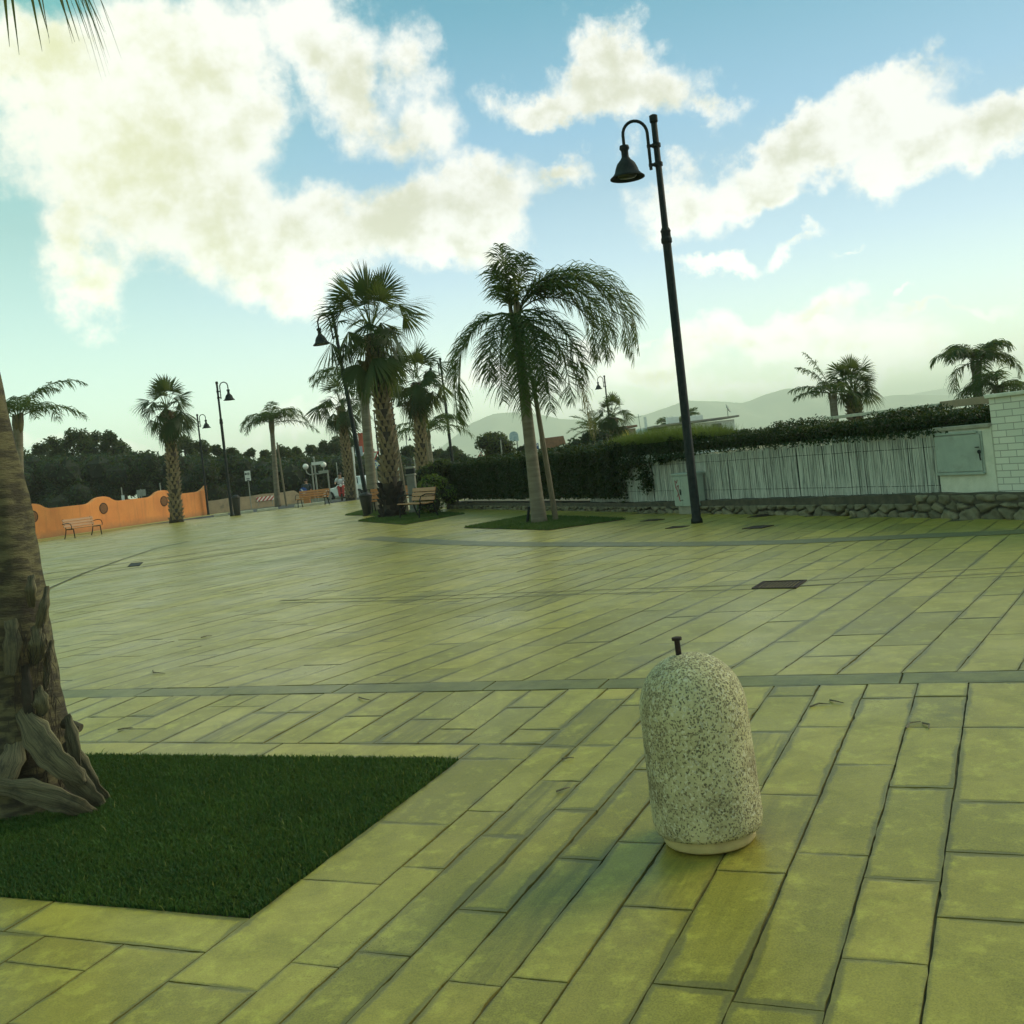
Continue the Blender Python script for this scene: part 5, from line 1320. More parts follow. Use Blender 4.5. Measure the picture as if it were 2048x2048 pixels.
def sheath(px, w, dD=-.24, curl=.16, mat='near_sheath', th=.007):
    P0 = [at(x, y, D+dd)-nb_ for (x, y, dd) in px]; P = []; W = []
    for i in range(len(P0)-1):
        a, b, c, d = P0[max(i-1, 0)], P0[i], P0[i+1], P0[min(i+2, len(P0)-1)]
        for q in range(4):
            f = q/4; P.append(.5*((2*b)+(c-a)*f+(2*a-5*b+4*c-d)*f*f+(3*b-a-3*c+d)*f**3)); W.append(w[i]+(w[i+1]-w[i])*f)
    P.append(P0[-1]); W.append(w[-1]); w = [x*(1+.10*math.sin(i*2.1)+.07*math.sin(i*5.3)) for i, x in enumerate(W)]
    V = []; n = len(P); m = 6
    for i, p in enumerate(P):
        t = (P[min(i+1, n-1)]-P[max(i-1, 0)]).normalized(); sd_ = t.cross(Vector((0, -1, 0))).normalized(); nr = sd_.cross(t)
        ww_ = w[i]*K/2
        for side_ in (0, 1):
            for k in range(m+1):
                q = k/m*2-1; V.append(p+sd_*ww_*q+Vector((0, -1, 0))*(ww_*curl*(1-q*q)-side_*th)+Vector((0, .006*math.sin(q*7+i*.6), .004*math.sin(q*9+i))))
    F_ = []; W2 = 2*(m+1)
    for i in range(n-1):
        for k in range(m):
            a = i*W2+k; b = a+W2; F_.append((a, a+1, b+1, b)); a2 = a+m+1; b2 = b+m+1; F_.append((b2, b2+1, a2+1, a2))
        for k in (0, m): a = i*W2+k; F_.append((a, a+W2, a+W2+m+1, a+m+1))
    for i in (0, n-1):
        for k in range(m): a = i*W2+k; F_.append((a, a+m+1, a+m+2, a+1))
    o = MB().add(V, F_).build('leaf_sheath', MT[mat], root, smooth=True)
    ca = o.data.color_attributes.new('fib', 'FLOAT_COLOR', 'POINT'); ca.data.foreach_set('color', np.array([((j % (m+1))/m, (j//(2*(m+1)))/n, 0, 1) for j in range(len(V))], np.float32).ravel())
    return o
sheath([(40, 1420, -.22), (70, 1470, -.30), (110, 1520, -.34), (150, 1552, -.34), (166, 1568, -.33)], [30, 58, 56, 34, 12])
sheath([(135, 1480, -.10), (160, 1530, -.16), (190, 1575, -.18), (214, 1606, -.16)], [30, 34, 28, 22])
sheath([(120, 1520, -.26), (150, 1560, -.30), (180, 1590, -.30), (200, 1612, -.28)], [40, 44, 36, 24])
sheath([(-10, 1570, -.34), (60, 1585, -.40), (130, 1604, -.40), (180, 1628, -.34), (214, 1634, -.28)], [30, 44, 46, 26, 8], curl=.2)
sheath([(94, 1172, -.14), (88, 1210, -.19), (80, 1245, -.18), (72, 1275, -.16)], [8, 18, 20, 10], curl=.6)
sheath([(62, 1150, -.16), (60, 1180, -.20), (64, 1215, -.16)], [14, 20, 12])
sheath([(70, 1250, -.17), (74, 1285, -.22), (70, 1312, -.20), (60, 1330, -.18)], [20, 34, 32, 8])
sheath([(74, 1375, -.20), (78, 1400, -.25), (82, 1420, -.24), (74, 1432, -.22)], [20, 32, 28, 8])
sheath([(104, 1280, -.10), (98, 1310, -.14), (94, 1345, -.16), (90, 1380, -.17)], [8, 14, 16, 8], curl=.6)
sheath([(134, 1430, -.12), (142, 1470, -.18), (150, 1510, -.2), (154, 1550, -.2)], [14, 26, 24, 10])
sheath([(30, 1480, -.22), (20, 1520, -.30), (0, 1560, -.34), (-30, 1590, -.3)], [40, 52, 48, 30])
sheath([(50, 1330, -.2), (52, 1370, -.24), (56, 1410, -.25), (62, 1450, -.24)], [18, 20, 22, 10], mat='f_core')  # dark strip painting a shaded cavity between the sheaths
sheath([(20, 1240, -.2), (24, 1290, -.24), (20, 1350, -.25)], [26, 34, 20])
st0 = MB(); st0.tube([at(128, 1446, D-.10)-nb_, at(146, 1451, D-.12)-nb_, at(162, 1456, D-.13)-nb_], [11*K, 9.5*K, 8*K], 10); st0.build('cut_stub', MT['bark'], root)
random.seed(5); fb_ = MB()
for i in range(170):
    x = random.uniform(20, 125); y = random.uniform(1240, 1560); x = min(x, 62+(y-1100)*.17)
    p = at(x, y, D-.19-random.uniform(0, .04))-nb_; q = at(x+random.gauss(2, 7), y+random.uniform(25, 70), D-.20-random.uniform(0, .05))-nb_
    fb_.tube([p, (p+q)/2+Vector((random.gauss(0, .008), -.008, 0)), q], [.0015, .002, .001], 4, cap=False)
fb_.build('fibres', MT['f_core'], root)
fan_crown('crown', top, 1.35, 26, root, 77, nseg=26, el_lo=-25, extra=())
V = []; T = []; random.seed(9)
c0 = at(66, -260, D+.2); fan_frond(V, T, c0-Vector((.42, 0, -.62)), Vector((.42, -.05, -.70)), .60, .98, 18, droop=.35, spread=30, fold=.6)
np_mesh_obj('hanging_frond', [(v-nb_)[:] for v in V], T, MT['fan_leaf'], root)
# ------------------------------------------------------------------ trees
def tree(X, Ytop, D, w, label, mat='leaf_tree', seed=0, leaves=2600, size=.17, group=None, Yb=None, name='tree', trunk=True, open_=.5, cat='tree'):
    random.seed(seed); zt = zat(X, Ytop, D); x = at(X, Ytop, D).x; h = zt; base = Vector((x, D, 0))
    root = empty(name, base, 0, label, cat, group)
    z0 = h*.30 if trunk else .15*h
    C = []; R = []; n = 15
    for i in range(n):
        a = random.uniform(0, 2*PI); f = random.random()**.8; zz = z0+(h-z0)*(.08+.84*f); rad = w/2*math.sqrt(max(.05, 1-(2*f-.85)**2))*.72*random.random()**.5
        r = random.uniform(.15, .27)*w*(1.05-.4*f)
        zz = min(zz, h-r*.9); C.append((math.cos(a)*rad, math.sin(a)*rad*.8, zz)); R.append(r)
    C.append((random.uniform(-.1, .1)*w, 0, h-.16*w)); R.append(.15*w)
    V, Q = leaf_cards(C, R, leaves//len(C), size, shell=.35)
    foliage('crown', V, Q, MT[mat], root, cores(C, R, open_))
    tb = MB(); tb.tube([(0, 0, -.3), (.05*w, 0, z0*.6), (.02*w, 0, h*.55), (0, 0, h*.8)], [.035*h, .028*h, .018*h, .006*h], 8)
    for k in range(5):
        c = C[k]; tb.tube([(.03*w, 0, z0*.8), (c[0]*.5, c[1]*.5, (z0+c[2])/2), c], [.014*h, .01*h, .004*h], 6)
    tb.build('trunk', MT['bark'], root)
    return root
sk = [(80, 884, 92, 4.2), (112, 868, 94, 4.4), (150, 856, 92, 5.0), (186, 862, 94, 4.0), (212, 858, 92, 4.4), (236, 880, 95, 3.2), (366, 872, 95, 3.8), (398, 878, 96, 3.6), (430, 890, 98, 2.6), (462, 894, 99, 3.0), (497, 897, 100, 2.8), (528, 900, 100, 2.4), (560, 888, 96, 3.4), (588, 893, 98, 3), (622, 889, 97, 3.4), (645, 880, 98, 2.4), (672, 870, 98, 3.4), (700, 874, 99, 3.0), (20, 886, 93, 4.2), (815, 892, 90, 3.4), (876, 900, 100, 3), (905, 892, 100, 2.4)]
wd = ['tall leafy tree on the skyline', 'round tree on the skyline']
near = ['at the far left behind the orange wall', 'left of the tallest clump behind the orange wall', 'topping the left clump behind the orange wall', 'in the middle of the left clump', 'right end of the left clump, beside the short fan palm', 'small one at the right foot of the left clump', 'just right of the short fan palm', 'between the two left street lamps', 'right of the left street lamp', 'second right of the left street lamp', 'midway between left street lamp and leaning palm', 'just left of the leaning feather palm', 'behind the trunk of the leaning feather palm', 'right of the leaning feather palm', 'above the globe lamp', 'above the arrow sign plate', 'behind the smaller fan palm trunk', 'behind the mid street lamp pole', 'cut by the left picture edge', 'between the two tall fan palm trunks', 'under the three tiny far lamps', 'left of the big round dark bush']
for i, (X, Y, D, w) in enumerate(sk):
    tree(X, Y, D, w, ('leafy dark tree ' if i % 2 else 'bushy dark tree ')+near[i], 'leaf_tree', 100+i, 2600, .16, 'trees on the skyline of the wood')
tree(985, 866, 62, 3.2, 'big round dark tree behind the hedge, left of the notice board', 'leaf_tree', 131, 5200, .11, open_=.7)
tree(918, 906, 62, 2.0, 'smaller dark tree at the left of the round one behind the hedge', 'leaf_tree', 132, 3000, .11, open_=.7)
tree(1180, 862, 50, 2.6, 'low dark rounded bush under the stiff-fronded palm behind the hedge', 'leaf_hedge', 133, 4200, .09, name='bush', open_=.75, cat='bush')
tree(1052, 888, 58, 1.8, 'green bush behind the trunk of the big feather palm', 'leaf_hedge', 134, 2600, .1, name='bush', open_=.75, cat='bush')
def bush(X, Yt, D, w, label, mat, seed, leaves=2600, size=.06):
    return tree(X, Yt, D, w, label, mat, seed, leaves, size, name='bush', trunk=False, open_=.8, cat='bush')
bush(716, 928, 71, 3.0, 'dark round bush behind the white car, below the information board', 'leaf_dark', 146, 3000, .09)
bush(862, 950, 31.5, 1.5, 'low leafy green shrub right of the stone pillar', 'leaf_lime', 141, 3600, .05)
bush(882, 918, 33.5, 1.5, 'tall loose olive-green shrub at the left end of the dark hedge', 'leaf_tree', 142, 4600, .05)
bush(905, 935, 33.6, 1.2, 'dark low shrub touching the left end of the hedge', 'leaf_hedge', 143, 3600, .05)
bush(850, 930, 36, 1.3, 'greyish shrub behind the low leafy green one', 'leaf_tree', 144, 3000, .055)
# dense wood at the back, one mass
random.seed(60); C = []; R = []
def skyl(X):
    P = [(-120, 905), (60, 905), (250, 900), (330, 903), (420, 905), (500, 912), (640, 905), (700, 902), (780, 905), (880, 912), (960, 915), (1120, 905)]
    for a, b in zip(P[:-1], P[1:]):
        if a[0] <= X <= b[0]: return a[1]+(b[1]-a[1])*(X-a[0])/(b[0]-a[0])
    return 910
for i in range(420):
    X = random.uniform(-110, 1040); D = random.uniform(74, 92); top = skyl(X)+random.uniform(0, 14)
    zt = zat(X, top, D); r = random.uniform(.7, 1.5)
    z = random.uniform(.3, max(.5, zt-r)); 
    if random.random() < .4: z = zt-r
    if X > 700: z = min(z, zat(X, 915, D)-r*.6)
    C.append((at(X, 900, D).x, D+(z*.9), max(z, .2))); R.append(r)
V, Q = leaf_cards(C, R, 190, .15, shell=.7)
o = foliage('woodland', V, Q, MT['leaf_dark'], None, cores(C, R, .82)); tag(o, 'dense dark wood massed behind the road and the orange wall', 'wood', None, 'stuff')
# ------------------------------------------------------------------ car, people, houses
D = 67; p = Vector((at(704, 985, D).x, D, -.10)); k = D/F
root = empty('parked_car', p, math.radians(-28), 'small white hatchback with roof bars, half hidden by palm trunks and a lamp pole', 'car')
# sections: x, half width, z bottom, z belt, z top, half width top   (front is -x)
sec = [(-1.78, .55, .28, .52, .56, .50), (-1.70, .72, .20, .62, .66, .66), (-1.2, .78, .18, .72, .78, .70), (-.72, .79, .18, .80, .84, .70), (-.10, .80, .18, .84, 1.36, .58), (.35, .80, .18, .85, 1.41, .60), (1.05, .79, .18, .86, 1.38, .58), (1.55, .76, .18, .84, 1.24, .54), (1.76, .70, .22, .80, .88, .60), (1.80, .62, .28, .6, .66, .56)]
V = []; Fc = []
for x, w, z0, z1, z2, wt in sec:
    V += [(x, -w*.9, z0), (x, -w, z0+.12), (x, -w, z1), (x, -wt, z2-.03), (x, -wt*.85, z2), (x, wt*.85, z2), (x, wt, z2-.03), (x, w, z1), (x, w, z0+.12), (x, w*.9, z0)]
for i in range(len(sec)-1):
    for j in range(9): a = i*10+j; Fc.append((a, a+1, a+11, a+10))
Fc += [tuple(range(9, -1, -1)), tuple((len(sec)-1)*10+j for j in range(10))]
MB().add(V, Fc).build('body', MT['car_white'], root, smooth=False)
def pane(pts, nm='window'): return MB().add(pts, [tuple(range(len(pts)))]).build(nm, MT['glass'], root)
for s in (-1, 1):
    pane([(-.45, s*.765, .875), (.28, s*.775, .885), (.28, s*.645, 1.33), (-.08, s*.64, 1.30)][::s])
    pane([(.36, s*.775, .885), (1.12, s*.765, .895), (1.0, s*.635, 1.33), (.36, s*.65, 1.34)][::s])
    for x in (-1.12, 1.12):
        w = MB().lathe([(.12, 0), (.28, .01), (.30, .05), (.30, .16), (.28, .19)], n=18).build('wheel', MT['rubber'], root)
        w.matrix_local = Matrix.Translation((x, s*.66-(.0 if s > 0 else 0), .30)) @ Matrix.Rotation(-s*PI/2, 4, 'X')
        MB().lathe([(.02, 0), (.17, .005), (.18, .02)], n=14).build('rim', MT['galv'], w, (0, 0, .18))
    MB().tube([(-.05, s*.5, 1.42), (1.1, s*.5, 1.42)], .02, 6).build('roof_bar', MT['iron'], root)
    MB().bbox((-1.74, s*.48, .60), (.08, .26, .12), .02).build('headlight', MT['globe'], root)
    MB().bbox((1.79, s*.52, .68), (.05, .2, .2), .02).build('tail_light', MT['red'], root)
pane([(-.74, -.62, .87), (-.74, .62, .87), (-.16, .52, 1.32), (-.16, -.52, 1.32)][::-1], 'windscreen')
pane([(1.80, -.5, .90), (1.80, .5, .90), (1.60, .48, 1.22), (1.60, -.48, 1.22)], 'rear_window')
MB().bbox((-1.76, 0, .33), (.14, 1.35, .20), .03).build('bumper', MT['black'], root); MB().bbox((1.80, 0, .36), (.12, 1.35, .2), .03).build('bumper', MT['black'], root)
# people (one skinned surface each)
def person(loc, rz, joints, edges, label, mats, name='person'):
    root = empty(name, loc, rz, label, 'person')
    me = bpy.data.meshes.new('body'); me.from_pydata([j[0] for j in joints], edges, [])
    o = link('body', me, MT['skin'], root)
    md = o.modifiers.new('skin', 'SKIN'); sv = me.skin_vertices[0].data if me.skin_vertices else None
    if sv is None:
        bm = bmesh.new(); bm.from_mesh(me); bm.verts.layers.skin.verify(); bm.to_mesh(me); bm.free(); sv = me.skin_vertices[0].data
    for i, j in enumerate(joints):
        r = j[1]; sv[i].radius = r if isinstance(r, tuple) else (r, r)
    sv[0].use_root = True; md.use_smooth_shade = True
    sb = o.modifiers.new('sub', 'SUBSURF'); sb.levels = 1; sb.render_levels = 2
    return root
def clothes(root, name, pts, rs, mat, n=12):
    return MB().tube(pts, rs, n).build(name, MT[mat], root, smooth=True)
# rider on a moped, facing the camera
D = 60.5; p = Vector((at(683, 985, D).x, D, -.02))
r = empty('moped', p, math.radians(8), 'red moped ridden towards the plaza beside the smaller fan palm', 'moped')
for y in (-.55, .55):
    w = MB().lathe([(.14, -.045), (.22, -.04), (.235, 0), (.22, .04), (.14, .045)], n=18).build('wheel', MT['rubber'], r); w.matrix_local = Matrix.Translation((0, y, .235)) @ Matrix.Rotation(PI/2, 4, 'Y')
    MB().lathe([(.03, -.03), (.14, -.02), (.14, .02), (.03, .03)], n=14).build('rim', MT['galv'], w)
bd = MB(); bd.bbox((0, -.38, .58), (.34, .10, .62), .04, R=Matrix.Rotation(-.22, 3, 'X')); bd.bbox((0, 0, .27), (.28, .62, .08), .03); bd.bbox((0, .42, .52), (.28, .62, .34), .06); bd.bbox((0, -.56, .46), (.14, .34, .06), .02)
bd.build('body', MT['red'], r); MB().bbox((0, .38, .72), (.26, .58, .09), .04).build('saddle', MT['black'], r)
hb = MB(); hb.tube([(0, -.46, .5), (0, -.34, .96)], .025, 8); hb.tube([(-.32, -.28, .98), (-.12, -.34, .97), (.12, -.34, .97), (.32, -.28, .98)], .018, 8); hb.build('handlebar', MT['iron'], r)
hl = MB().lathe([(.09, 0), (.085, .04), (.02, .06)], n=14).build('headlight', MT['globe'], r); hl.matrix_local = Matrix.Translation((0, -.42, .90)) @ Matrix.Rotation(PI/2, 4, 'X')
J = [((0, .30, .80), .13), ((0, .24, 1.0), .135), ((0, .16, 1.22), .15), ((0, .12, 1.34), .06), ((0, .09, 1.42), .075), ((0, .07, 1.52), .095), ((0, .07, 1.60), .06),
     ((-.20, .15, 1.26), .06), ((-.30, .0, 1.08), .045), ((-.30, -.24, 1.0), .035), ((.20, .15, 1.26), .06), ((.30, .0, 1.08), .045), ((.30, -.24, 1.0), .035),
     ((-.12, .24, .80), .09), ((-.16, -.12, .74), .07), ((-.14, -.05, .38), .05), ((-.14, -.16, .32), .04), ((.12, .24, .80), .09), ((.16, -.12, .74), .07), ((.14, -.05, .38), .05), ((.14, -.16, .32), .04)]
Ed = [(0, 1), (1, 2), (2, 3), (3, 4), (4, 5), (5, 6), (2, 7), (7, 8), (8, 9), (2, 10), (10, 11), (11, 12), (0, 13), (13, 14), (14, 15), (15, 16), (0, 17), (17, 18), (18, 19), (19, 20)]
pr_ = person(p, math.radians(8), J, Ed, 'person in a white shirt and red shorts riding the moped', None)
clothes(pr_, 'shirt', [(0, .31, .78), (0, .25, 1.0), (0, .17, 1.22), (0, .135, 1.31)], [.175, .18, .20, .09], 'shirt')
for s in (-1, 1):
    clothes(pr_, 'sleeve', [(s*.13, .15, 1.27), (s*.21, .14, 1.25), (s*.275, .03, 1.12)], [.09, .085, .07], 'shirt')
    clothes(pr_, 'shorts', [(s*.08, .30, .80), (s*.14, .1, .78), (s*.16, -.08, .75)], [.12, .115, .095], 'shorts')
MB().lathe([(.108, 0), (.112, .05), (.09, .11), (.03, .135)], n=14).build('hair', MT['hair'], pr_, (0, .085, 1.51), smooth=True)
# person behind the orange bench
D = 63; p = Vector((at(614, 985, D).x, D, -.30))
J = [((0, 0, .92), .13), ((0, 0, 1.12), .13), ((0, 0, 1.36), .15), ((0, 0, 1.48), .06), ((0, 0, 1.56), .075), ((0, -.02, 1.65), .095), ((0, 0, 1.73), .06),
     ((-.2, 0, 1.40), .06), ((-.25, .02, 1.14), .045), ((-.22, -.08, .92), .035), ((.2, 0, 1.40), .06), ((.25, .02, 1.14), .045), ((.22, -.08, .92), .035),
     ((-.10, 0, .86), .09), ((-.11, -.02, .48), .065), ((-.11, .02, .08), .045), ((-.11, -.12, .04), .04), ((.10, 0, .86), .09), ((.11, -.02, .48), .065), ((.11, .02, .08), .045), ((.11, -.12, .04), .04)]
pr_ = person(p, 0, J, Ed, 'person in a dark top standing behind the orange bench and blue sign', None)
clothes(pr_, 'top', [(0, 0, .86), (0, 0, 1.12), (0, 0, 1.37), (0, 0, 1.46)], [.17, .165, .20, .09], 'dark_shirt')
for s in (-1, 1):
    clothes(pr_, 'sleeve', [(s*.13, 0, 1.41), (s*.21, 0, 1.39), (s*.255, .02, 1.14)], [.09, .085, .06], 'dark_shirt')
    clothes(pr_, 'trousers', [(s*.09, 0, .92), (s*.11, -.02, .48), (s*.11, .02, .09)], [.125, .09, .07], 'dark_shirt')
MB().lathe([(.108, 0), (.112, .05), (.09, .11), (.03, .135)], n=14).build('hair', MT['hair'], pr_, (0, .01, 1.64), smooth=True)
# white low house behind the hedge
MT['house_roof'] = surf('weathered_roof', (.30, .26, .20, 1), (.18, .17, .15, 1), 3, .85)
D = 86; k = D/F; x0 = at(1330, 860, D).x; x1 = at(1474, 850, D).x; zr = zat(1400, 841, D)
root = empty('white_house', Vector(((x0+x1)/2, D, 0)), 0, 'low white house with a tiled eave and dark window beyond the hedge', 'house')
w = x1-x0
MB().bbox((0, 3, zr/2-.1), (w*.94, 6, zr-.2), .02).build('wall', MT['white'], root)
rf = MB().prism([(-w/2-.9, zr-.18), (w/2+.15, zr-.05), (w/2+.15, zr+.10), (-w/2-.9, zr-.02)], -.5, 6.4).build('roof', MT['house_roof'], root)
MB().bbox((-w*.33, 2, zr+.30), (1.0, .8, .55), .03).build('chimney', MT['white'], rf); MB().bbox((w*.02, 3, zr+.28), (1.3, .8, .45), .03).build('water_tank', MT['white'], rf)
for s_, ww_ in ((.22, .85), (-.22, .7)):
    f_ = MB().bbox((s_*w, -.03, zr-.75), (ww_, .08, .85), .01).build('window', MT['white'], root); MB().box((s_*w, -.08, zr-.75), (ww_*.86, .03, .7)).build('pane', MT['glass'], f_)
ds = MB().lathe([(.02, .0), (.22, .03), (.40, .12), (.41, .13), (.22, .05), (.02, .02)], n=20).build('satellite_dish', MT['cabinet'], rf)
ds.matrix_local = Matrix.Translation((w*.40, .3, zr+.68)) @ Matrix.Rotation(math.radians(62), 4, 'Y') @ Matrix.Rotation(.3, 4, 'X')
MB().tube([(w*.40, .3, zr), (w*.40, .3, zr+.65)], .03, 6).build('dish_mast', MT['galv'], rf)
D = 88; x0 = at(1268, 862, D).x; x1 = at(1350, 856, D).x; zr = zat(1310, 853, D)
root = empty('white_house', Vector(((x0+x1)/2, D, 0)), 0, 'pale house with chimney and television aerial left of the tall lamp pole beyond the hedge', 'house'); w = x1-x0
MB().bbox((0, 3, zr/2-.2), (w*.95, 6, zr-.4), .02).build('wall', MT['white'], root)
rf = MB().add([(-w*.55, -.4, zr-.75), (w*.52, -.4, zr-.55), (w*.52, 2.6, zr), (-w*.3, 2.6, zr), (-w*.55, 6, zr-.75), (w*.52, 6, zr-.55)], [(0, 1, 2, 3), (3, 2, 5, 4), (0, 3, 4), (1, 5, 2)]).build('roof', MT['cabinet'], root)
MB().bbox((-w*.12, 2, zr+.45), (.22, .22, 1.0), .02).build('chimney', MT['white'], rf)
an = MB(); an.tube([(-w*.26, 2, zr-.4), (-w*.28, 2, zr+1.25)], .025, 6); an.tube([(-w*.28-.7, 2, zr+.95), (-w*.28+.25, 2, zr+1.0)], .018, 5)
for q in range(5): an.tube([(-w*.28-.6+q*.18, 1.75, zr+.95+q*.01), (-w*.28-.6+q*.18, 2.25, zr+.95+q*.01)], .012, 4)
an.build('aerial', MT['galv'], rf)
MB().box((0, -.02, zr-.95), (w*.5, .06, .4)).build('window', MT['glass'], root)
D = 70; x0 = at(1218, 870, D).x; x1 = at(1272, 866, D).x; zr = zat(1245, 853, D)
root = empty('kiosk', Vector(((x0+x1)/2, D, 0)), 0, 'brown flat-roofed kiosk with a yellow panel right of the bushy fan palm', 'kiosk'); w = x1-x0
MB().bbox((0, 2, zr/2-.1), (w, 4, zr-.2), .02).build('wall', MT['beige'], root); MB().bbox((0, 2, zr-.06), (w*1.12, 4.6, .14), .02).build('roof', MT['roof'], root); MB().box((-w*.08, -.03, zr-.42), (w*.62, .05, .42)).build('yellow_panel', MT['yellow'], root)
D = 60; x0 = at(1085, 885, D).x; x1 = at(1128, 880, D).x; zr = zat(1105, 874, D)
root = empty('kiosk', Vector(((x0+x1)/2, D, 0)), 0, 'small hut with a brown gabled roof just right of the big feather palm trunk', 'kiosk'); w = x1-x0
MB().bbox((0, 1.2, zr/2-.3), (w*.8, 2.2, zr-.6), .02).build('wall', MT['stucco'], root)
MB().prism([(-w*.55, zr-.85), (w*.62, zr-.85), (w*.48, zr), (-w*.55, zr-.02)], -.3, 2.6).build('roof', MT['roof'], root); MB().box((-w*.1, -.02, zr-1.25), (w*.35, .06, .5)).build('window', MT['glass'], root)
D = 58; x = at(1152, 893, D).x; zr = zat(1152, 886, D)
root = empty('canopy', Vector((x, D, 0)), 0, 'small pale canopy on thin posts above the dark hedge', 'canopy')
MB().prism([(-.9, zr-.12), (.95, zr+.02), (.95, zr+.10), (-.9, zr-.04)], -.9, .9).build('roof', MT['white'], root)
for a in (-.75, .8):
    for b in (-.7, .7): MB().tube([(a, b, 0), (a, b, zr-.08)], .035, 6).build('post', MT['white'], root)
# long flat roofs seen over the right-hand hedge
a0, b0 = at(1660, 833, 33), at(1894, 806, 25); dz = (b0-a0); L = dz.xy.length
root = empty('flat_roof_building', Vector((a0.x, a0.y, 0)), math.atan2(dz.y, dz.x), 'long low building whose pale roof edge shows over the long hedge', 'building')
MB().bbox((L/2, 2.2, a0.z/2-.1), (L, 4, a0.z-.2), .02).build('wall', MT['beige'], root); MB().bbox((L/2, 2.1, a0.z-.05), (L*1.02, 4.5, .09), .01).build('roof', MT['kerb'], root)
a0, b0 = at(1890, 803, 24), at(2130, 772, 21); dz = b0-a0; L = dz.xy.length
root = empty('flat_roof_building', Vector((a0.x, a0.y, 0)), math.atan2(dz.y, dz.x), 'beige block with a thick roof edge at the right edge behind the brick wall end', 'building')
MB().bbox((L/2, 2.2, a0.z/2-.1), (L, 4, a0.z-.2), .02).build('wall', MT['beige'], root); MB().bbox((L/2, 2.1, a0.z-.07), (L*1.01, 4.5, .16), .01).build('roof', MT['beige'], root)
# ------------------------------------------------------------------ hills
MT['hill'] = surf('hill_scrub', (.12, .17, .08, 1), (.22, .25, .13, 1), .004, .95, detail=8)
def hills(name, pts, D, depth, seed):
    rng = np.random.default_rng(seed); X = np.linspace(pts[0][0], pts[-1][0], 260); Y = np.interp(X, [p[0] for p in pts], [p[1] for p in pts])
    Y = Y+np.convolve(rng.normal(0, 2.2, 260), np.ones(7)/7, 'same')
    rows = 26; V = []; Q = []
    ph = rng.uniform(0, 6, 8)
    for r in range(rows+1):
        f = r/rows
        for i in range(260):
            top = at(X[i], Y[i], D); Dd = D-depth*(1-f)
            z = max(0, top.z)*f**1.25
            rid = 1+.22*(1-f)*f*4*(math.sin(X[i]*.045+ph[0]+f*3)*.6+math.sin(X[i]*.11+ph[1]-f*4)*.4)
            V.append((top.x*(Dd/D)**.15, Dd, z*rid-2))
    for r in range(rows):
        for i in range(259): a = r*260+i; Q.append((a, a+1, a+261, a+260))
    n0 = rows*260
    for i in range(260): V.append((V[n0+i][0], D+700, -2))
    for i in range(259): a = n0+i; b = (rows+1)*260+i; Q.append((a, a+1, b+1, b))
    o = structure(np_mesh_obj(name, V, Q, MT['hill'], None, True)); return o
hills('hills', [(-700, 1105), (600, 960), (820, 938), (880, 895), (940, 845), (985, 826), (1030, 824), (1075, 828), (1130, 838), (1185, 836), (1240, 834), (1290, 828), (1330, 815), (1370, 800), (1420, 801), (1490, 805), (1530, 788), (1570, 776), (1620, 776), (1680, 796), (1740, 796), (1790, 788), (1850, 788), (1910, 804), (1960, 812), (2100, 812), (2600, 760), (3200, 680)], 3600, 900, 3)
hills('far_hills', [(-900, 1110), (700, 935), (1200, 880), (1700, 808), (1830, 786), (1890, 776), (1950, 784), (2050, 780), (2300, 745), (3200, 660)], 5400, 900, 5)
# ------------------------------------------------------------------ haze
hz = MB().box((600, 2600, 74), (9000, 7400, 152)).build('haze', None)
m = bpy.data.materials.new('haze_air'); m.use_nodes = True; t = NT(m.node_tree); t.n.clear()
o_ = t.new('ShaderNodeOutputMaterial'); v = t.new('ShaderNodeVolumePrincipled')
v.inputs['Color'].default_value = (.97, .98, .88, 1); v.inputs['Density'].default_value = .00038; v.inputs['Anisotropy'].default_value = .0
t.l.new(v.outputs[0], o_.inputs['Volume']); hz.data.materials.append(m); tag(hz, kind='stuff')
# ------------------------------------------------------------------ world: sky gradient, clouds
SUN_AZ, SUN_EL = math.radians(66), math.radians(33)      # azimuth from +Y towards +X
w = bpy.data.worlds.new('World'); SC.world = w; w.use_nodes = True; t = NT(w.node_tree); t.n.clear()
out = t.new('ShaderNodeOutputWorld'); bg = t.new('ShaderNodeBackground'); t.l.new(bg.outputs[0], out.inputs[0])
tc = t.new('ShaderNodeTexCoord').outputs['Generated']
nrm = t.vmath('NORMALIZE', tc)
sx = t.new('ShaderNodeSeparateXYZ'); t.l.new(nrm, sx.inputs[0])
az = t.math('ARCTAN2', sx.outputs[0], sx.outputs[1]); el = t.math('ARCSINE', sx.outputs[2])
cb = t.new('ShaderNodeCombineXYZ'); t.l.new(az, cb.inputs[0]); t.l.new(el, cb.inputs[1]); p2 = cb.outputs[0]
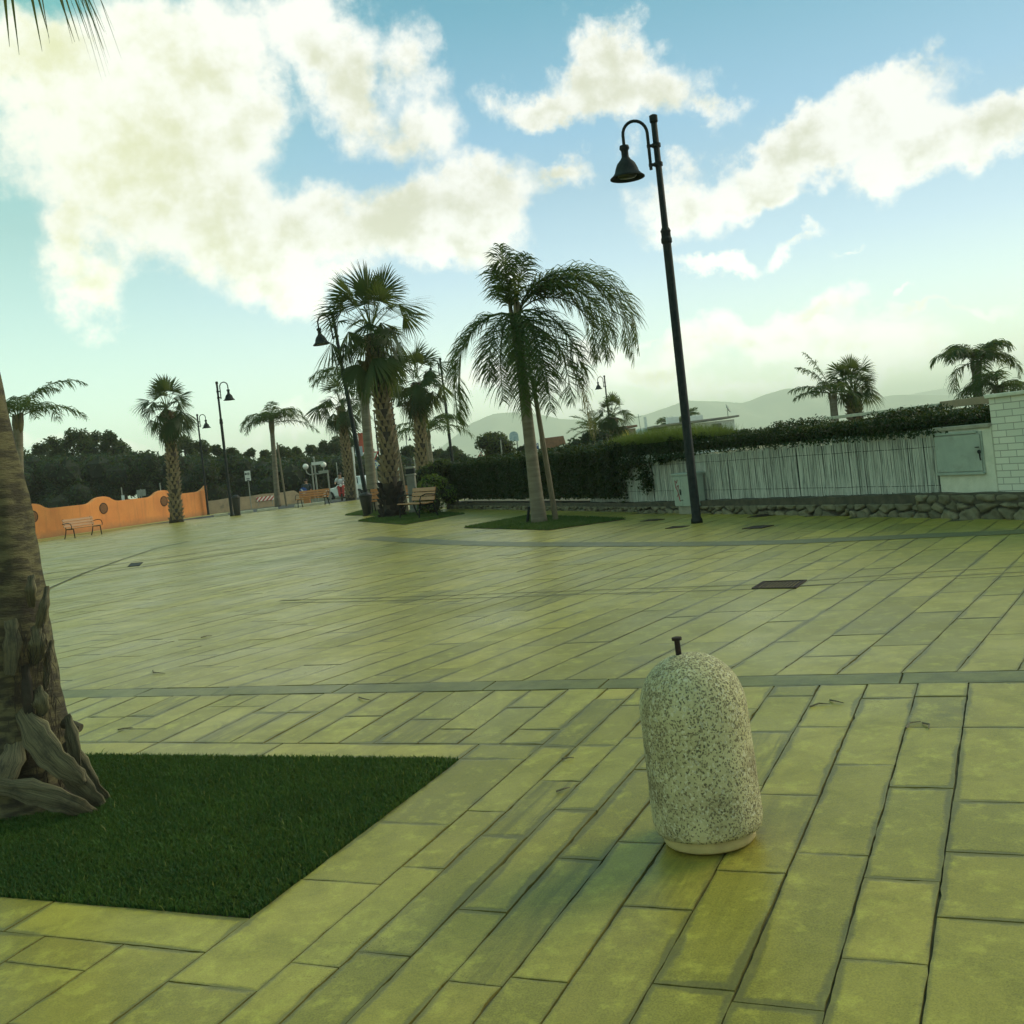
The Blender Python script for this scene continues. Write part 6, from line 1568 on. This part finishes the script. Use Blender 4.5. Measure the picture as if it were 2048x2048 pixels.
# turbulent warp shared by all clouds
w1 = t.noise(nrm, 5.0, 3, .55, out=1); w2 = t.noise(nrm, 17.0, 6, .62, out=1)
wv = t.vmath('ADD', t.vmath('MULTIPLY', t.vmath('SUBTRACT', w1, (.5, .5, .5)), (.16, .13, 0)), t.vmath('MULTIPLY', t.vmath('SUBTRACT', w2, (.5, .5, .5)), (.085, .085, 0)))
pw_ = t.vmath('ADD', p2, wv)
BL = [(110, 120, 210, 110, 0, 1.1), (330, 150, 130, 140, 20, 1), (250, 290, 250, 150, 0, 1.15), (440, 270, 130, 120, 0, 1), (120, 430, 75, 120, 0, .8), (170, 510, 100, 70, -10, .8), (450, 430, 170, 110, 15, 1),
      (600, 470, 170, 95, 0, 1), (500, 535, 110, 55, 0, .7), (740, 440, 190, 90, -5, 1), (900, 400, 150, 65, -12, .9), (1040, 355, 80, 40, -25, .8), (330, 395, 110, 80, 0, .9),
      (610, 110, 130, 75, 20, .85), (680, 190, 85, 110, 10, .9), (780, 120, 65, 75, 0, .6), (765, 260, 70, 65, -10, .55), (540, 95, 130, 40, 30, .5), (600, 190, 40, 60, -20, .45),
      (1165, 120, 80, 75, 0, 1.05), (1140, 190, 130, 60, 0, 1.1), (1030, 225, 95, 45, 0, .95), (1230, 180, 70, 60, 0, .7), (1320, 205, 70, 26, 10, .5),
      (1650, 215, 150, 60, -12, 1), (1500, 275, 190, 55, -15, 1), (1720, 290, 170, 75, 0, 1.1), (1290, 355, 110, 55, -15, .8), (1870, 290, 110, 65, 0, 1), (1420, 330, 120, 40, -10, .8),
      (1360, 460, 70, 17, -8, .6), (1505, 428, 40, 18, 0, .45), (1605, 460, 45, 8, 0, .4),
      (1500, 570, 130, 42, -8, .9), (1420, 625, 200, 55, -5, .95), (1600, 650, 190, 50, 0, .9), (1240, 690, 180, 45, 0, .8), (1100, 640, 110, 32, -5, .6), (980, 710, 260, 50, -5, .6), (1760, 670, 80, 40, 0, .6), (1790, 607, 130, 11, -6, .5), (1240, 600, 60, 12, -8, .4), (1750, 580, 25, 6, -20, .4),
      (540, 795, 240, 30, -8, .5), (150, 815, 130, 22, -8, .45), (1400, 735, 500, 30, -6, .6), (880, 480, 170, 60, 0, .8), (640, 560, 80, 30, -10, .5)]
grp = bpy.data.node_groups.new('cloud_mass', 'ShaderNodeTree')
grp.interface.new_socket('Vector', in_out='INPUT', socket_type='NodeSocketVector'); grp.interface.new_socket('Mass', in_out='OUTPUT', socket_type='NodeSocketFloat')
g = NT(grp); gi = g.new('NodeGroupInput'); go = g.new('NodeGroupOutput'); cur = None
for (x, y, rx, ry, rot, wt) in BL:
    X, Y = x*1.06, y*1.06; u_, v_ = uv(X, Y); A = math.atan2(u_, 1); E = math.atan2(-v_, math.hypot(u_, 1)); s_ = math.cos(A)*1.06/F
    mp = g.new('ShaderNodeMapping'); mp.vector_type = 'TEXTURE'; seq = gi.outputs[0]
    if cur is not None:               # chains the blobs one after another
        ma = g.new('ShaderNodeVectorMath', operation='MULTIPLY_ADD'); g.l.new(cur, ma.inputs[0]); ma.inputs[1].default_value = (1e-8, 1e-8, 1e-8); g.l.new(gi.outputs[0], ma.inputs[2]); seq = ma.outputs[0]
    g.l.new(seq, mp.inputs[0])
    mp.inputs['Location'].default_value = (A, E, 0); mp.inputs['Rotation'].default_value = (0, 0, -math.radians(rot)-ROLL); mp.inputs['Scale'].default_value = (rx*s_*1.2, ry*s_*1.18, 1)
    ln = g.vmath('LENGTH', mp.outputs[0], out=1)
    val = g.math('MULTIPLY_ADD', ln, -wt, wt)
    cur = val if cur is None else g.math('SMOOTH_MAX', cur, val, .22)
g.l.new(cur, go.inputs[0])
def mass(vec):
    n = t.new('ShaderNodeGroup'); n.node_tree = grp; t.l.new(vec, n.inputs[0]); return n.outputs[0]
d0 = mass(pw_)
fb1 = t.noise(nrm, 8.0, 10, .64); bl = t.noise(nrm, 24.0, 6, .6); bl2 = t.noise(t.vmath('ADD', nrm, (.010, -.004, .010)), 24.0, 6, .6)
fbs = t.noise(t.vmath('ADD', nrm, (.035, -.01, .035)), 8.0, 6, .6)
lowf = t.noise(t.vmath('ADD', nrm, (2, 5, 1)), 5.0, 3, .5)
behind = t.ramp(t.math('COSINE', az), .62, .80, 1, 0)
gen = t.math('MULTIPLY', t.math('SUBTRACT', t.noise(nrm, 3.0, 7, .6), .50), 4.0)
d0 = t.math('ADD', t.math('MULTIPLY', d0, t.math('SUBTRACT', 1.0, behind)), t.math('MULTIPLY', gen, behind))
dens = t.math('ADD', d0, t.math('MULTIPLY', t.math('SUBTRACT', fb1, .5), 1.5))
dens = t.math('ADD', dens, t.math('MULTIPLY', t.math('SUBTRACT', bl, .5), .60))
alpha = t.ramp(dens, .0, .50, 0, 1, smooth=True)
relief = t.math('ADD', t.math('MULTIPLY', t.math('SUBTRACT', fbs, fb1), 1.7), t.math('MULTIPLY', t.math('SUBTRACT', bl2, bl), 1.5))
shade = t.math('ADD', t.ramp(t.math('ADD', d0, t.math('MULTIPLY', t.math('SUBTRACT', lowf, .5), 1.6)), .25, 1.0, 0, .75), relief)
shade = t.ramp(shade, .0, 1.0, 0, 1, smooth=True)
# colours
GR = t.new('ShaderNodeValToRGB'); t.put(GR, 0, t.ramp(el, 0, .50))
e_ = GR.color_ramp.elements; e_[0].position = 0; e_[0].color = lin(222, 230, 196); e_[1].position = 1; e_[1].color = lin(74, 142, 160)
for ps, c in ((.16, (205, 226, 212)), (.34, (176, 205, 218)), (.58, (138, 184, 210)), (.80, (98, 160, 182))): q = e_.new(ps); q.color = lin(*c)
left = t.ramp(az, -.50, -.02, 1, 0, smooth=True)
sky = t.mix(t.math('MULTIPLY', left, .6), GR.outputs[0], t.mix(t.ramp(el, .02, .40), lin(200, 230, 205), lin(118, 196, 172)))
ns = t.new('ShaderNodeTexSky'); ns.sky_type = 'NISHITA'; ns.sun_disc = False; ns.sun_elevation = SUN_EL; ns.sun_rotation = SUN_AZ; ns.dust_density = 2.0
nis = t.mix(1.0, ns.outputs[0], (.085, .085, .085, 1), blend='MULTIPLY')
sky = t.mix(.12, sky, nis)
bright = t.mix(left, lin(232, 234, 228), lin(232, 235, 220)); dark = t.mix(left, lin(200, 203, 184), lin(212, 216, 172))
low = t.ramp(el, .02, .20, 1, 0)
dark = t.mix(t.math('MULTIPLY', low, .25), dark, lin(206, 210, 172))
cl = t.mix(shade, bright, dark)
cl = t.mix(t.math('MULTIPLY', low, .12), cl, lin(236, 236, 200))
fin = t.mix(alpha, sky, cl)
fin = t.mix(t.ramp(el, -.02, .0), lin(150, 158, 110), fin)
fin = t.vmath('SCALE', fin); fin.node.inputs[3].default_value = 1.0; t.l.new(t.ramp(el, .0, .24, 1.6, 1.0), fin.node.inputs[3])
t.put(bg, 0, fin); bg.inputs[1].default_value = 1.18
try: w.cycles.sampling_method = 'MANUAL'; w.cycles.sample_map_resolution = 1024
except Exception: pass
sl = bpy.data.lights.new('sun', 'SUN'); so = bpy.data.objects.new('sun', sl); COL.objects.link(so)
sl.energy = 2.3; sl.angle = math.radians(30); sl.color = (1, .92, .66)
dirv = Vector((math.sin(SUN_AZ)*math.cos(SUN_EL), math.cos(SUN_AZ)*math.cos(SUN_EL), math.sin(SUN_EL)))
so.rotation_euler = dirv.to_track_quat('Z', 'Y').to_euler(); so.location = (30, 20, 40)
# ------------------------------------------------------------------ camera
cam = bpy.data.cameras.new('camera'); co = bpy.data.objects.new('camera', cam); COL.objects.link(co); SC.camera = co
cam.sensor_width = 36; cam.sensor_fit = 'HORIZONTAL'; cam.lens = 36*F/2048
cam.shift_x = (1024-PX)/2048; cam.shift_y = -(1024-PY)/2048; cam.clip_start = .05; cam.clip_end = 20000
Mx = Matrix(((cR, sR, 0), (0, 0, -1), (-sR, cR, 0))).to_4x4(); Mx.translation = (0, 0, H); co.matrix_world = Mx
SC.view_settings.view_transform = 'Standard'; SC.view_settings.look = 'None'; SC.view_settings.exposure = .18; SC.view_settings.gamma = 1
SC.render.engine = 'CYCLES'; cy = SC.cycles; cy.use_denoising = True; cy.use_adaptive_sampling = True; cy.adaptive_threshold = .025; cy.max_bounces = 6; cy.transparent_max_bounces = 4; cy.volume_bounces = 2
cy.diffuse_bounces = 3; cy.glossy_bounces = 2; cy.sample_clamp_indirect = 4; cy.caustics_reflective = False; cy.caustics_refractive = False
